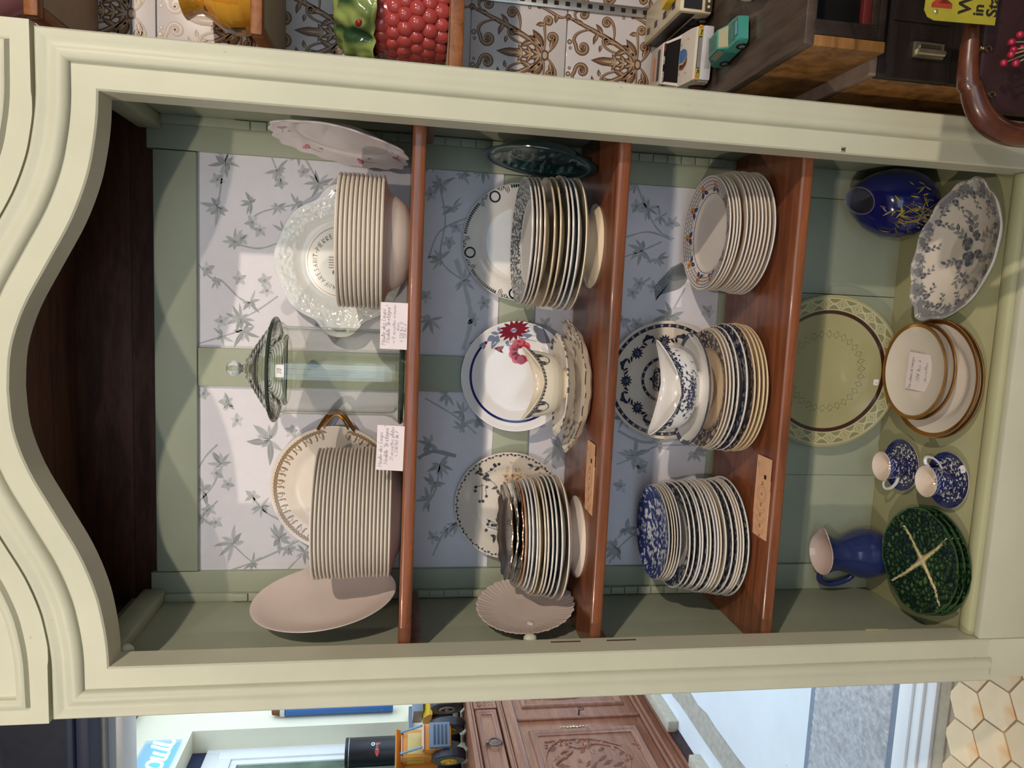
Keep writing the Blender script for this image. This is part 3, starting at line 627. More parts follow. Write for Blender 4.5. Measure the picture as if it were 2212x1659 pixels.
ORD = ['topmost', 'second', 'third', 'fourth', 'fifth', 'sixth', 'seventh', 'eighth', 'ninth', 'tenth', 'eleventh', 'twelfth', 'thirteenth', 'fourteenth', 'fifteenth', 'sixteenth', 'seventeenth', 'eighteenth', 'nineteenth', 'twentieth', 'twenty-first', 'twenty-second']
def ordn(i, n):
    return 'topmost' if i == 0 else 'lowest' if i == n-1 else ORD[i]+' from the top'
def jit(s): return random.uniform(-s, s)

# ------------------------------------------------------------------ top shelf
n = 21; m0 = None; r = .1190; sp = .00655
for i in range(n):
    if m0 is None: k, _ = plate_mb(r, FLAT, CREAM); o = k.build('flat_plate', M_CERM); m0 = o
    else: o = m0.copy(); COL.objects.link(o)
    q = n-1-i; top_shift = -.004*(q/20)
    o.location = (.2740+jit(.0014)+top_shift, .180+jit(.0008), Z1+.0002+q*sp); o.rotation_euler = (0, 0, random.random()*6)
    tag(o, 'plain cream flat plate, %s of the tall stack on the highest shelf' % ordn(i, n), 'plate', 'cream flat plates on the highest shelf')
n = 11; m0 = None; r = .1170; sp = .0073
SOUP = [(a, b*1.2) for a, b in SOUP]
for i in range(n):
    if m0 is None: k, _ = plate_mb(r, SOUP, CREAM); o = k.build('soup_plate', M_CERM); m0 = o
    else: o = m0.copy(); COL.objects.link(o)
    q = n-1-i
    o.location = (.7642+jit(.0002), .180+jit(.0002), Z1+.0002+q*sp); o.rotation_euler = (0, 0, random.random()*6)
    tag(o, 'plain cream soup plate, %s of the stack beside the glass jar' % ordn(i, n), 'plate', 'cream soup plates on the highest shelf')

# lobed cake plate with relief rim, two tab handles, gold print
def handled(r, th, w=.16, amp=.17): 
    d = min(abs((th+pi) % (2*pi)-pi), abs((th) % (2*pi)-pi)); return amp*math.exp(-(d/w)**4)
k = MB(); r = .126; WHT = S(218, 217, 212)
prof = refine(scale_prof(FLAT, r), .0026); top = max(range(len(prof)), key=lambda i: prof[i][0])
def wv(t, rr):
    q = rr/r; s = max(0, (q-.62)/.38)
    lob = .030*cos(8*t)*s*.5+handled(r, t, .30, .15)*s*s
    rel = 0
    if .70 < q < .965:
        e = Vector((rr*cos(t)*170, rr*sin(t)*170, 1)); rel = .0026*(1-2.6*abs(NZ.noise(e)))*min(1, (q-.70)/.04)*min(1, (.965-q)/.03)
    return lob*r, rel
k.lathe(prof, 220, WHT, lambda i, j: GOLD if abs(i-top) <= 1 else WHT, wav=wv)
pn = Pen(k, lambda u, v, l: (u, v, pz(FLAT, hypot(u, v)/r)*r+l))
pn.ring((0, 0), r*.535, .0011, GOLD, 1, 120)
write_arc(pn, 'FANFARE', (0, 0), r*.385, radians(176), .0088, .0014, S(96, 70, 40), 1)
write_arc(pn, 'SAINT-PIERRE', (0, 0), r*.385, radians(113), .0088, .0014, S(96, 70, 40), 1)
for x in (-.012, -.007, -.002, .003, .008): pn.line([(x, .012), (x, .026)], .0013, S(96, 70, 40), 1)
pn.line([(-.02, .008), (.012, .009), (.02, .014), (.026, .006)], .003, S(96, 70, 40), 1); pn.ell((.0, .004), .013, .005, S(96, 70, 40), 1); pn.ell((-.021, .012), .005, .007, S(96, 70, 40), 1)
for s in (-1, 1): pn.line([(s*r*1.055, -.013), (s*r*1.065, 0), (s*r*1.055, .013)], .0032, S(92, 78, 70), 2)
o = k.build('cake_plate', M_CER, ang=80); leaning(o, .733, .3275, Z1, r*1.0, 84)
tag(o, 'white lobed cake plate with relief rim and gold FANFARE SAINT-PIERRE print behind the soup plates', 'plate')
# gold lace cake plate with gilt handles
r = .129; k, pn = plate_mb(r, FLAT, S(226, 214, 202), 96, rim=S(120, 84, 44))
LACE = S(150, 122, 92)
for i in range(104):
    t = 2*pi*i/104
    if min(abs((t+pi) % (2*pi)-pi), abs(t-pi)) < .22: continue
    c, s_ = cos(t), sin(t); R_ = lambda q, d=0: (r*q*cos(t+d), r*q*sin(t+d))
    pn.leaf(R_(.955), t+pi+.5, r*.10, .0042, LACE, 0, .8); pn.leaf(R_(.955), t+pi-.6, r*.08, .004, LACE, 1, -.7)
    if i % 2 == 0: pn.leaf(R_(.90), t+pi, r*.11, .0036, LACE, 2); pn.ell(R_(.80, .02), .0017, None, LACE, 2, n=6)
    if i % 4 == 0: pn.arc(R_(.86, .03), .0045, t, t+5, .001, LACE, 3)
o = tag(k.build('cake_plate', M_CER), 'cream cake plate with gold lace rim and gilt handles standing behind the tall plate stack', 'plate')
leaning(o, .280, .3310, Z1, r, 84)
for s in (-1, 1):
    k = MB(); P_ = [(s*r*(.93+.30*sin(pi*i/12)*1.0), -.036+.072*i/12, .0225+.002*sin(pi*i/12)) for i in range(13)]
    k.tube(P_, [.0035+.0018*sin(pi*i/12) for i in range(13)], 8, GOLD); k.tube([(s*(abs(a)-.007), b*.8, c_-.0005) for a, b, c_ in P_[1:-1]], .0022, 6, S(178, 132, 66)); k.build('handle', M_LUST, o)
# oval eared dish leaning on the left wall
k = MB(); PINKW = S(212, 194, 186); r = .1
def ear(t, rr):
    q = rr/r; d = abs((t+pi) % (2*pi)-pi); return (.21*r*math.exp(-(d/.30)**4)*max(0, (q-.6)/.4), 0)
k.lathe(refine(scale_prof([(0, .10), (.5, .11), (.74, .18), (.9, .27), (.97, .31), (.995, .317), (1.004, .305), (.98, .28), (.85, .20), (.7, .12), (.62, .06), (.60, 0), (.54, 0), (.52, .05), (0, .05)], r), .012), 72, PINKW, None, .98, 1.34, ear)
o = k.build('oval_dish', M_CERM); tag(o, 'plain oval dish with one tab ear leaning on the left wall of the highest shelf', 'dish')
o.location = (.079, .192, Z1+.134); o.rotation_euler = (radians(82), radians(0), radians(76))
def sticker(name, parent, loc, rot, w, h, txt, th=.0006):
    k = MB(); k.prism([(w/2*cos(t)*(1 if abs(cos(t)) < .8 else 1), h/2*sin(t)) for t in [i*pi/12 for i in range(24)]] if False else [(-w/2+.0015, -h/2), (w/2-.0015, -h/2), (w/2, -h/2+.0015), (w/2, h/2-.0015), (w/2-.0015, h/2), (-w/2+.0015, h/2), (-w/2, h/2-.0015), (-w/2, -h/2+.0015)], (0, th), S(232, 228, 226), axis='z')
    pn = Pen(k, lambda u, v, l: (u, v, th+l), .0001); write(pn, txt, (-w*.22, -h*.2), h*.5, h*.055, S(70, 70, 96), 0)
    o = k.build(name, M_CARD, parent, recalc=False); o.location = loc; o.rotation_euler = rot; return o
sticker('price_sticker', o, (.055, -.103, .0245), (0.16, -.25, 0.2), .017, .012, '1')
# pink flowered scalloped plate leaning on the right wall
r = .121
def sc24(t, rr): q = max(0, rr/r-.72)/.28; return (.0028*cos(18*t)*q+.003*cos(6*t)*q, .0008*cos(18*t)*q)
k, pn = plate_mb(r, FLAT, S(228, 216, 214), 144, wav=sc24, fine=.006)
for i in range(6):
    t = 2*pi*i/6+.4; c = (r*.82*cos(t), r*.82*sin(t)); tt = t+pi/2
    for d, cc in ((-.3, S(196, 84, 112)), (.35, S(206, 110, 130)), (0, S(186, 70, 100))):
        e = (c[0]+.012*cos(tt+d)*(-1 if d else -.6), c[1]+.012*sin(tt+d)*(-1 if d else -.6)); pn.ell(e, .0050, .0040, cc, 1)
        pn.ell(e, .002, None, S(226, 160, 170), 2)
    pn.line([(c[0]-.008*cos(tt), c[1]-.008*sin(tt)), (c[0]+.022*cos(tt), c[1]+.022*sin(tt))], .001, S(90, 104, 88), 0)
    for d in (-.7, .6, -.3, .9, -1.1): pn.leaf((c[0]+.004*cos(tt), c[1]+.004*sin(tt)), tt+d, .019, .0056, S(112, 122, 112), 0)
for i in range(72):
    t = 2*pi*i/72; pn.ell((r*.93*cos(t), r*.93*sin(t)), .0013, None, S(236, 228, 226), 2, n=6)
pn.ring((0, 0), r*.66, .0016, S(206, 196, 186), 0)
o = tag(k.build('flowered_plate', M_CER), 'white scalloped plate with small pink flowers leaning on the right wall', 'plate')
leaning(o, .9485, .194, Z1, r, 82, -86)
# glass jar with a lid
jar = thing('glass_jar', 'tall clear glass storage jar with domed lid standing between the two stacks', 'jar', (.533, .172, Z1+.0006))
k = MB(); k.lathe([(0, .012), (.066, .012), (.0725, .018), (.0738, .03), (.0738, .205), (.0765, .216), (.082, .221), (.0845, .2235), (.0845, .2165), (.0785, .2105), (.0778, .204), (.0778, .036), (.081, .022), (.0895, .012), (.0905, .005), (.0895, 0), (.072, 0), (.03, .003), (0, .004)], 72, (.9, .95, .92))
k.build('body', M_THIN, jar)
M_RIM = mat('thick_green_glass', S(70, 84, 74), .05, .6, trans=.45)
k = MB(); k.tube([(.0885*cos(t), .0885*sin(t), .0065) for t in [2*pi*i/64 for i in range(65)]], .0045, 8, caps=False); k.build('base_ring', M_RIM, jar)
lid = thing('lid', None, None); lid.parent = jar; lid.location = (0, 0, .2245)
k = MB(); P_ = [(0, .052), (.010, .052), (.0125, .050)]
for i in range(9): a = .014+.0085*i; z = .050-.0052*i-(.00006*i*i); P_ += [(a, z), (a+.0052, z-.0002), (a+.0066, z-.0036)]
P_ += [(.090, .0035), (.0905, .0015), (.089, 0), (.064, 0), (.0625, -.018), (.059, -.019), (.0575, -.001), (.04, .023), (.02, .038), (0, .042)]
k.lathe(P_, 72, (.9, .95, .92)); lm = k.build('lid_dome', M_GLASS, lid, ang=60)
k = MB(); k.tube([(.0905*cos(t), .0905*sin(t), .0022) for t in [2*pi*i/64 for i in range(65)]], .0032, 8, caps=False); k.build('brim', M_RIM, lid)
k = MB(); k.lathe([(0, .0845), (.007, .0835), (.0125, .079), (.0145, .0725), (.0125, .066), (.0085, .061), (.0065, .057), (.0095, .0525), (0, .0523)], 32, (.9, .95, .92)); k.build('knob', M_GLASS, lid)
sticker('price_sticker', jar, (.006, -.0792, .207), (radians(78), 0, .06), .021, .015, '20')
# two hand-written cards clipped in front of the shelf crockery
def card(name, label, x, z, w, h, lines, tilt=0, y=.0575):
    k = MB(); k.box((-w/2, 0, 0), (w/2, .0004, h), S(226, 214, 216), 0)
    pn = Pen(k, lambda u, v, l: (u, -l, v), .00012)
    for t, u, v, hh in lines: write(pn, t, (u-w/2, v), hh, hh*.085, S(82, 70, 110), 0, .2)
    o = k.build(name, M_CARD, None, recalc=False); o.location = (x, y, z); o.rotation_euler = (radians(-8), radians(tilt), 0); return tag(o, label, 'price card', 'hand-written price cards on the highest shelf')
card('price_card', 'white price card for the twelve soup plates, to the right of the glass jar', .6225, Z1+.0002, .0765, .0445,
     [('Moulin des Loups', .006, .036, .0068), ('Modèle "Bretagne"', .010, .0285, .0066), ('-> 12 assiettes creuses', .008, .0195, .0054), ('dispo', .030, .0135, .0052), ('< 25€ les 12', .012, .0070, .0056), ('- 15€ les 6', .014, .0014, .0054)])
card('price_card', 'white price card for the flat plates, below the gilt handle left of the jar', .4175, Z1+.0002, .0765, .0455,
     [('Moulin des Loups', .005, .036, .0068), ('Modèle "Bretagne"', .010, .0265, .0070), ('21 assiettes plates', .017, .0175, .0060), ('< 25€/lot de 7', .024, .0100, .0060)], .8)

# ------------------------------------------------------------------ middle shelf
ZB = Z2
# footed stand with a pile of ten plates on the right
def footed(r, h, rf, col, name, label, X, Y):
    k = MB(); k.lathe([(0, h-.012), (r*.6, h-.012), (r*.72, h-.010), (r*.98, h-.001), (r, h), (r*1.005, h-.002), (r*.98, h-.005), (r*.70, h-.016), (r*.42, h-.018), (r*.38, h-.024), (rf*.62, .018), (rf*.80, .008), (rf*.98, .003), (rf, .0015), (rf*.99, 0), (rf*.9, 0), (rf*.6, .006), (0, .006)], 72, col)
    o = k.build(name, M_CER); o.location = (X, Y, ZB+.0003); return tag(o, label, 'cake stand')
footed(.1215, .0455, .078, IVORY, 'cake_stand', 'low ivory footed stand under the right-hand pile on the middle shelf', .7808, .1925)
zs = [.8055, .8150, .8230, .8365, .8470, .8640, .8715, .8775, .8850]; rr_ = [.1215, .121, .1205, .119, .1185, .117, .1165, .116, .1155]
bases = [S(216, 212, 208), S(214, 210, 206), S(220, 208, 190), S(214, 196, 164), S(212, 194, 164), S(222, 206, 184), S(218, 204, 190), S(216, 202, 190), S(206, 202, 198)]
kinds = ['white plate with a blue-grey printed rim', 'white plate with pale grey rim', 'cream plate with a chipped edge', 'buff stained plate', 'buff plate with a notched edge', 'cream plate with a pale edge', 'cream plate with a beaded edge', 'greyish cream plate', 'white plate with dense dark green-blue print']
for i, (z, r) in enumerate(zip(zs, rr_)):
    ink = S(92, 102, 116) if i in (0, 1, 4) else S(70, 80, 92)
    if i == 8: k, pn = transfer_plate(r, FLATN, bases[i], S(66, 78, 90), ((.66, .985, -.02),), 190, 170, .002, S(150, 152, 154))
    elif i in (0, 1, 2): k, pn = transfer_plate(r, FLATN, bases[i], ink, ((.74, .95, .1),), 170, 130, .003)
    else: k, pn = plate_mb(r, FLATN, bases[i], 72, rim=tuple(x*.92 for x in bases[i]))
    o = k.build('stacked_plate', M_CERM); nz_ = z-.174*r
    o.location = (.7815+jit(.0018)+.001*(i % 3), .1962+jit(.0008), nz_-.0015); o.rotation_euler = (jit(.002), jit(.003), random.random()*6)
    tag(o, '%s, %s of the right-hand footed pile' % (kinds[i], ordn(8-i, 9)), 'plate', 'plates piled on the right-hand footed stand')
footed(.120, .0435, .079, CREAM, 'cake_stand', 'low cream footed stand under the left-hand pile on the middle shelf', .2186, .1925)
zs = [.8020, .8110, .8185, .8260, .8320, .8415, .8460, .8540, .8595, .8655, .8715, .8790, .8895]; rr_ = [.119, .1175, .116, .1145, .1135, .1125, .111, .108, .104, .1005, .098, .0945, .092]
kin = ['white plate with dark grey printed well', 'white plate with a black printed rim', 'white plate with a smoky printed rim', 'cream plate with a worn dark edge', 'cream plate with chips', 'buff plate', 'white plate', 'white plate with a grey rim', 'small white plate', 'small cream plate with a coppery edge', 'small silver-grey lustre plate', 'small pewter-coloured lustre plate', 'small bronze lustre plate with a wavy edge']
for i, (z, r) in enumerate(zip(zs, rr_)):
    wav = None
    if i >= 10:
        wav = lambda t, q, r=r: ((.0022*cos(14*t)+.0010*cos(5*t))*max(0, q/r-.7)/.3, .0012*cos(14*t)*max(0, q/r-.7)/.3)
        k, pn = plate_mb(r, FLATN, [S(128, 130, 138), S(120, 122, 130), S(122, 102, 90)][i-10], 112, rim=[S(206, 150, 120), S(190, 170, 150), S(176, 150, 128)][i-10], wav=wav)
    elif i < 3: k, pn = transfer_plate(r, FLATN, S(220, 214, 206), S(58, 60, 68), ((.56, .955, -.1),), 90, 120, .003, S(120, 120, 124))
    else: k, pn = plate_mb(r, FLATN, [CREAM, S(222, 208, 186), S(216, 198, 166), WHITE, S(222, 218, 212), WHITE, CREAM][i-3], 72, rim=S(196, 140, 104) if i == 9 else None)
    o = k.build('stacked_plate', M_LUST if i >= 10 else M_CERM); fx = .2186+(.0105 if i > 9 else .006 if i > 6 else .001)
    o.location = (fx+jit(.0015), .198+jit(.001), z-.174*r-.001); o.rotation_euler = (jit(.002), radians(-.8) if i > 9 else jit(.003), random.random()*6)
    tag(o, '%s, %s of the left-hand footed pile' % (kin[i], ordn(12-i, 13)), 'plate', 'plates piled on the left-hand footed stand')
# wreath plate behind the right-hand pile
TEAL = S(20, 40, 52); r = .1165; k, pn = plate_mb(r, FLAT, S(222, 216, 210), 96)
for w in range(5):
    t0 = radians(32+72*w)
    c = (r*.885*cos(t0), r*.885*sin(t0))
    for b in range(22): a = 2*pi*b/22; pn.ell((c[0]+.0098*cos(a), c[1]+.0098*sin(a)), .0021, None, TEAL, 1, n=6)
    for s in (-1, 1):
        for d, rr in ((.13, .975), (.17, .96), (.21, .975)):
            q = (r*rr*cos(t0+s*d), r*rr*sin(t0+s*d)); pn.ell(q, .0022, .0012, TEAL, 1, rot=t0+s*.6, n=8)
        pn.line([(r*q*cos(t0+s*dd), r*q*sin(t0+s*dd)) for dd, q in ((.09, .985), (.16, .93), (.24, .965))], .0011, TEAL, 1)
        for d, q in ((.27, .86), (.30, .88), (.24, .89)): pn.line([(r*.965*cos(t0+s*d), r*.965*sin(t0+s*d)), (r*q*cos(t0+s*d), r*q*sin(t0+s*d))], .0013, TEAL, 1)
    for j in range(15):
        t = t0+radians(19+36*j/15*.96)
        pn.ell((r*.957*cos(t), r*.957*sin(t)), .0030, .0021, TEAL, 1, rot=t, n=8); pn.line([(r*.985*cos(t), r*.985*sin(t)), (r*.92*cos(t), r*.92*sin(t))], .0011, TEAL, 1)
pn.ring((0, 0), r*.985, .0009, TEAL, 2)
o = tag(k.build('wreath_plate', M_CER), 'white plate with small dark wreaths round the rim standing behind the right-hand pile', 'plate'); leaning(o, .7905, .3324, ZB, r, 84)
# red flower plate behind the sauce boat
r = .1130; k, pn = plate_mb(r, FLAT, S(230, 226, 226), 96)
L_ = lambda x, y: ((747-y)/553*r, (640-x)/560*r)
def LA(x0, y0, x1, y1, w, col, l=1, bend=0):
    a, b = L_(x0, y0), L_(x1, y1); pn.leaf(a, atan2(b[1]-a[1], b[0]-a[0]), hypot(b[0]-a[0], b[1]-a[1]), w/553*r, col, l, bend)
pn.arc((0, 0), r*.83, radians(52), radians(250), r*.042, S(24, 32, 100), 1, 60)
BG = S(116, 128, 156); DR = S(122, 26, 46)
for i in range(14):
    a = 2*pi*i/14; ex = 590+150*cos(a)*.95+20*cos(a); ey = 285+112*sin(a)-cos(a)*38; LA(590+26*cos(a), 285+16*sin(a), ex, ey, 40, DR)
pn.ell(L_(590, 285), r*.022, r*.065, BG, 2, rot=.2)
for q in range(6): LA(500-10*q, 520-4*q, 400+22*q, 455-6*q+q*q, 26, DR, 1, .3)
for x0, y0, x1, y1, w in ((440, 330, 360, 310, 36), (450, 305, 435, 255, 36), (440, 340, 360, 480, 62), (400, 350, 320, 400, 60), (320, 420, 240, 455, 34), (310, 430, 285, 490, 30), (520, 430, 545, 390, 36), (520, 435, 570, 440, 30), (640, 355, 790, 335, 60), (740, 300, 735, 268, 40), (440, 370, 445, 415, 24),
                        (785, 230, 920, 330, 90), (820, 300, 960, 410, 110), (980, 350, 1030, 430, 60), (985, 420, 1000, 470, 50)): LA(x0, y0, x1, y1, w, BG if x0 < 780 else S(112, 114, 130), 1, .2)
LA(300, 432, 332, 408, 34, DR, 2)
pn.line([L_(x, y) for x, y in ((520, 425), (600, 385), (700, 370), (830, 385))], .0012, S(140, 146, 160), 0); pn.line([L_(x, y) for x, y in ((560, 420), (650, 375), (800, 330), (850, 340))], .001, S(140, 146, 160), 0)
for i in range(9):
    a = 2*pi*i/9; pn.ell(L_(668+72*cos(a), 500+84*sin(a)), r*.085, None, S(204, 92, 106), 1); 
for i in range(9):
    a = 2*pi*i/9+.3; pn.ell(L_(664+60*cos(a), 495+70*sin(a)), r*.075, None, S(172, 42, 58), 2)
pn.ell(L_(705, 500), r*.085, None, S(232, 224, 224), 3); pn.ell(L_(690, 575), r*.085, None, S(166, 36, 54), 4)
for q in (.02, .035, .05, .065): pn.arc(L_(690, 575), r*q, q*40, q*40+5, r*.006, S(120, 24, 40), 5)
o = tag(k.build('flower_plate', M_CER), 'white plate with painted red flower and thick blue arc, behind the cream sauce boat', 'plate'); leaning(o, .519, .3200, ZB, r, 84)
# berry plate behind the left-hand pile
BK = S(46, 48, 54); r = .1145; k, pn = plate_mb(r, FLAT, S(222, 210, 196), 96)
L_ = lambda x, y: ((534-y)/416*r, (465-x)/420*r)
for i in range(88):
    t = 2*pi*i/88; pn.ell((r*(.955+.012*(-1)**i)*cos(t), r*(.955+.012*(-1)**i)*sin(t)), .0024, .0016, BK, 1, rot=t+.6*(-1)**i, n=7)
    if i % 3 == 0: pn.leaf((r*.965*cos(t), r*.965*sin(t)), t+pi+.8, .006, .002, BK, 2)
pn.ring((0, 0), r*.962, .0008, BK, 0)
def stroke(pts, w=.0011): pn.line(smooth_path([L_(*p) for p in pts], 4), w, BK, 1)
stroke([(225, 225), (235, 280), (270, 330), (285, 370)]); stroke([(260, 300), (320, 265), (350, 235)]); stroke([(250, 380), (255, 440), (255, 510)]); stroke([(270, 390), (210, 405)]); stroke([(280, 400), (290, 470)]); stroke([(270, 330), (340, 370), (375, 410)]); stroke([(300, 660), (360, 690), (400, 760)]); stroke([(310, 720), (380, 740), (430, 760)]); stroke([(610, 250), (640, 225), (690, 225)]); stroke([(690, 225), (750, 250)])
for x, y in ((205, 405), (203, 437), (240, 520), (265, 518), (290, 478), (290, 405), (318, 262), (348, 232), (375, 217), (340, 222), (320, 675), (345, 705), (310, 700), (300, 745), (430, 500), (415, 480)): pn.ell(L_(x, y), .0034, None, S(56, 62, 74), 2, n=9)
for x, y, a in ((225, 240, 200), (232, 270, 120), (260, 310, 60), (285, 300, 150), (300, 330, 20), (320, 350, 80), (375, 405, 100), (370, 420, 200), (250, 330, 250), (390, 700, 100), (400, 690, 30), (370, 790, 160), (380, 800, 60), (640, 225, 60), (690, 228, 120)):
    pn.leaf(L_(x, y), radians(a), .014, .0062, random.choice((S(70, 74, 84), S(52, 54, 62))), 2, .3, S(140, 138, 134))
for i in range(60):
    x, y = 500+random.gauss(0, 60), 330+random.gauss(0, 55)
    if hypot(*L_(x, y)) < r*.86: pn.ell(L_(x, y), random.uniform(.001, .0042), None, random.choice((S(204, 172, 136), S(212, 186, 154), S(196, 158, 118))), 0, n=8)
for i in range(110):
    x, y = random.uniform(220, 460), random.uniform(350, 760)
    if hypot(*L_(x, y)) < r*.6: pn.ell(L_(x, y), random.uniform(.0004, .0011), None, random.choice((S(196, 168, 138), S(206, 184, 158))), 0, n=6)
o = tag(k.build('berry_plate', M_CER), 'brown-stained cream plate with dark garland rim and berry sprig behind the left-hand pile', 'plate'); leaning(o, .2445, .3324, ZB, r, 84)
# shell plate leaning on the left wall
r = .0945
def shell(t, q): s = max(0, q/r-.62)/.38; return (.003*abs(sin(15*t))*s-.001*s, .0016*abs(sin(15*t))*s+.0006*sin(60*t)*s)
k, pn = plate_mb(r, COUPE, S(206, 188, 178), 240, wav=shell, fine=.005)
o = tag(k.build('shell_plate', M_CERM, ang=80), 'plain pinkish plate with fluted shell edge leaning on the left wall of the middle shelf', 'plate'); leaning(o, .0690, .185, ZB, r, 84, 80)
sticker('price_sticker', o, (-.055, .0, .0105), (0, -.2, 1.2), .011, .008, '')
# teal dish leaning on the right wall
k = MB(); r = .1; TE = S(22, 52, 56)
prof = refine(scale_prof([(0, .09), (.55, .10), (.74, .16), (.82, .20), (.86, .22), (.97, .235), (1, .23), (1.004, .215), (.98, .20), (.86, .18), (.78, .14), (.70, .02), (.66, 0), (.5, 0), (0, .02)], r), .004)
k.lathe(prof, 120, TE, lambda i, j: TE if prof[i][0] > .078 or i > len(prof)*.5 else (lambda v: S(110, 120, 118) if v > .25 else S(54, 84, 84) if v > 0 else TE)(NZ.noise(Vector((prof[i][0]*cos(2*pi*j/120)*30, prof[i][0]*sin(2*pi*j/120)*130, 2)))), .93, 1.06)
o = tag(k.build('teal_dish', M_CER), 'dark teal glazed dish leaning on the right wall of the middle shelf', 'dish'); leaning(o, .9495, .200, ZB, r*1.05, 84, -86)
# ================================================================== third shelf
ZB = Z3
# basket-weave plates with orange fruit, right
zs = [.4385, .4480, .4555, .4620, .4690, .4755, .4825, .4905, .5020, .5075, .5130, .5200]; LW = S(222, 214, 206)
r0 = .117; base_me = None
for i, z in enumerate(zs):
    r = .117-.0062*(i/11)-(.002 if i > 7 else 0); last = i == 11
    if last:
        k, pn = plate_mb(r, FLATN, S(214, 204, 196), 96, rim=S(224, 216, 208)); NB = S(42, 48, 84)
        for q in (.70, .785, .85, .91, .965): pn.ring((0, 0), r*q, .0009, NB, 1)
        for q0, q1, n, of in ((.85, .91, 66, 0), (.91, .965, 66, .5), (.785, .85, 66, .5), (.70, .785, 22, 0)):
            for j in range(n): t = 2*pi*(j+of)/n; pn.line([(r*q0*cos(t), r*q0*sin(t)), (r*q1*cos(t), r*q1*sin(t))], .0009, NB, 1)
        for j in range(10):
            t = 2*pi*j/10+.15; c = (r*.845*cos(t), r*.845*sin(t))
            for d in (1.0, -1.0): pn.leaf((c[0]-.004*cos(t), c[1]-.004*sin(t)), t+pi+d, .017, .008, S(34, 44, 96), 3, 0, S(120, 130, 160))
            pn.ell(c, .0068, .0062, S(204, 132, 46), 4, n=12); pn.ell((c[0]-.0015, c[1]+.001), .0028, None, S(168, 96, 40), 5, n=8); pn.ell((c[0]-.0015, c[1]+.001), .0013, None, S(60, 40, 60), 6, n=6)
        o = k.build('lattice_plate', M_CERM)
    else:
        k, pn = plate_mb(r, FLATN if i else FLAT, [LW, S(220, 206, 190), S(218, 200, 184)][i % 3], 72); o = k.build('lattice_plate', M_CERM)
    o.location = (.8235+jit(.0012)-.003*(i/11)+(.003 if 2 < i < 8 else 0), .2085+jit(.001), z-.178*r); o.rotation_euler = (0, 0, random.random()*6 if not last else .2)
    tag(o, ('cream plate with blue lattice rim and orange fruit, topmost of its pile' if last else 'cream plate edge, %s of the right-hand pile on the third shelf' % ordn(11-i, 12)), 'plate', 'plates of the right-hand pile on the third shelf')
# blue printed plates, left
zs = [.4360, .4450, .4510, .4560, .4655, .4790, .4880, .4940, .4995, .5085, .5140, .5235, .5285, .5385, .5480, .5625, .5680, .5730, .5780, .5840]
rr_ = [.1205, .118, .1175, .117, .1155, .1145, .1135, .113, .112, .1115, .1105, .1085, .108, .107, .1055, .0975, .096, .095, .094, .0935]
for i, (z, r) in enumerate(zip(zs, rr_)):
    last = i == len(zs)-1; dark = i in (0, 3, 4, 8, 10, 12, 13, 14); xoff = .0085 if i > 14 else .003 if i > 8 else 0
    if last:
        k, pn = transfer_plate(r, COUPEN, S(206, 208, 214), S(38, 50, 112), ((.70, .975, -.12), (.40, .70, .1), (0, .40, -.05)), 95, 180, .0016, S(120, 130, 164))
    elif dark: k, pn = transfer_plate(r, FLATN if i else FLAT, S(220, 214, 206), S(50, 54, 74), ((.60, .965, -.08),), 120, 120, .003, S(110, 114, 128))
    else: k, pn = plate_mb(r, FLATN if i < 15 else COUPEN, [S(222, 212, 200), S(224, 216, 206), S(222, 208, 186), WHITE][i % 4], 72)
    o = k.build('printed_plate', M_CERM); top_h = .178 if (i < 15) else .193
    o.location = (.2135+xoff+jit(.001), .2095+jit(.0006), z-top_h*r+.0006); o.rotation_euler = (0, jit(.0015) if 3 < i < 15 else 0, random.random()*6)
    tag(o, ('small white plate printed with a blue landscape, topmost of its pile' if last else ('blue-printed plate' if dark else 'pale plate')+', %s of the left-hand pile on the third shelf' % ordn(len(zs)-1-i, len(zs))), 'plate', 'plates of the left-hand pile on the third shelf')
# crest plate at the back
NV = S(40, 44, 66); NG = S(92, 98, 116); r = .125; k, pn = plate_mb(r, FLAT, S(220, 206, 188), 96)
def band(r0, w, n, dot):
    pn.ring((0, 0), r*r0, r*w, NV, 0, 120)
    for j in range(n):
        t = 2*pi*j/n; c = (r*r0*cos(t), r*r0*sin(t)); pn.ell(c, r*w*.36, None, S(220, 206, 188), 1, n=10); pn.ell(c, r*w*.24, None, NG, 2, n=8); pn.ell(c, r*w*.1, None, S(220, 206, 188), 3, n=6)
band(.925, .058, 44, 0); band(.37, .05, 20, 0)
for j in range(8):
    t = 2*pi*j/8+radians(4); c = (r*.66*cos(t), r*.66*sin(t))
    for q in range(11): a = t+pi/2+2*pi*q/11; pn.leaf((c[0]+.002*cos(a), c[1]+.002*sin(a)), a, .0125, .0048, NV, 1)
    pn.ell(c, .0066, .0045, NG, 2, rot=t); pn.ell((c[0]+.002*cos(t), c[1]+.002*sin(t)), .0028, None, NV, 3, n=8)
    for s in (-1, 1):
        pth = [(r*q*cos(t+s*d), r*q*sin(t+s*d)) for q, d in ((.66, .06), (.70, .15), (.73, .25), (.76, .36))]; pn.line(pth, .0012, NV, 0)
        for (u, v), da, ln in ((pth[1], .7, .013), (pth[2], -.6, .014), (pth[2], 1.1, .012), (pth[3], .2, .017), (pth[3], -1.1, .011)): pn.leaf((u, v), t+s*(pi/2+da), ln, .0052, NV, 1, .3*s)
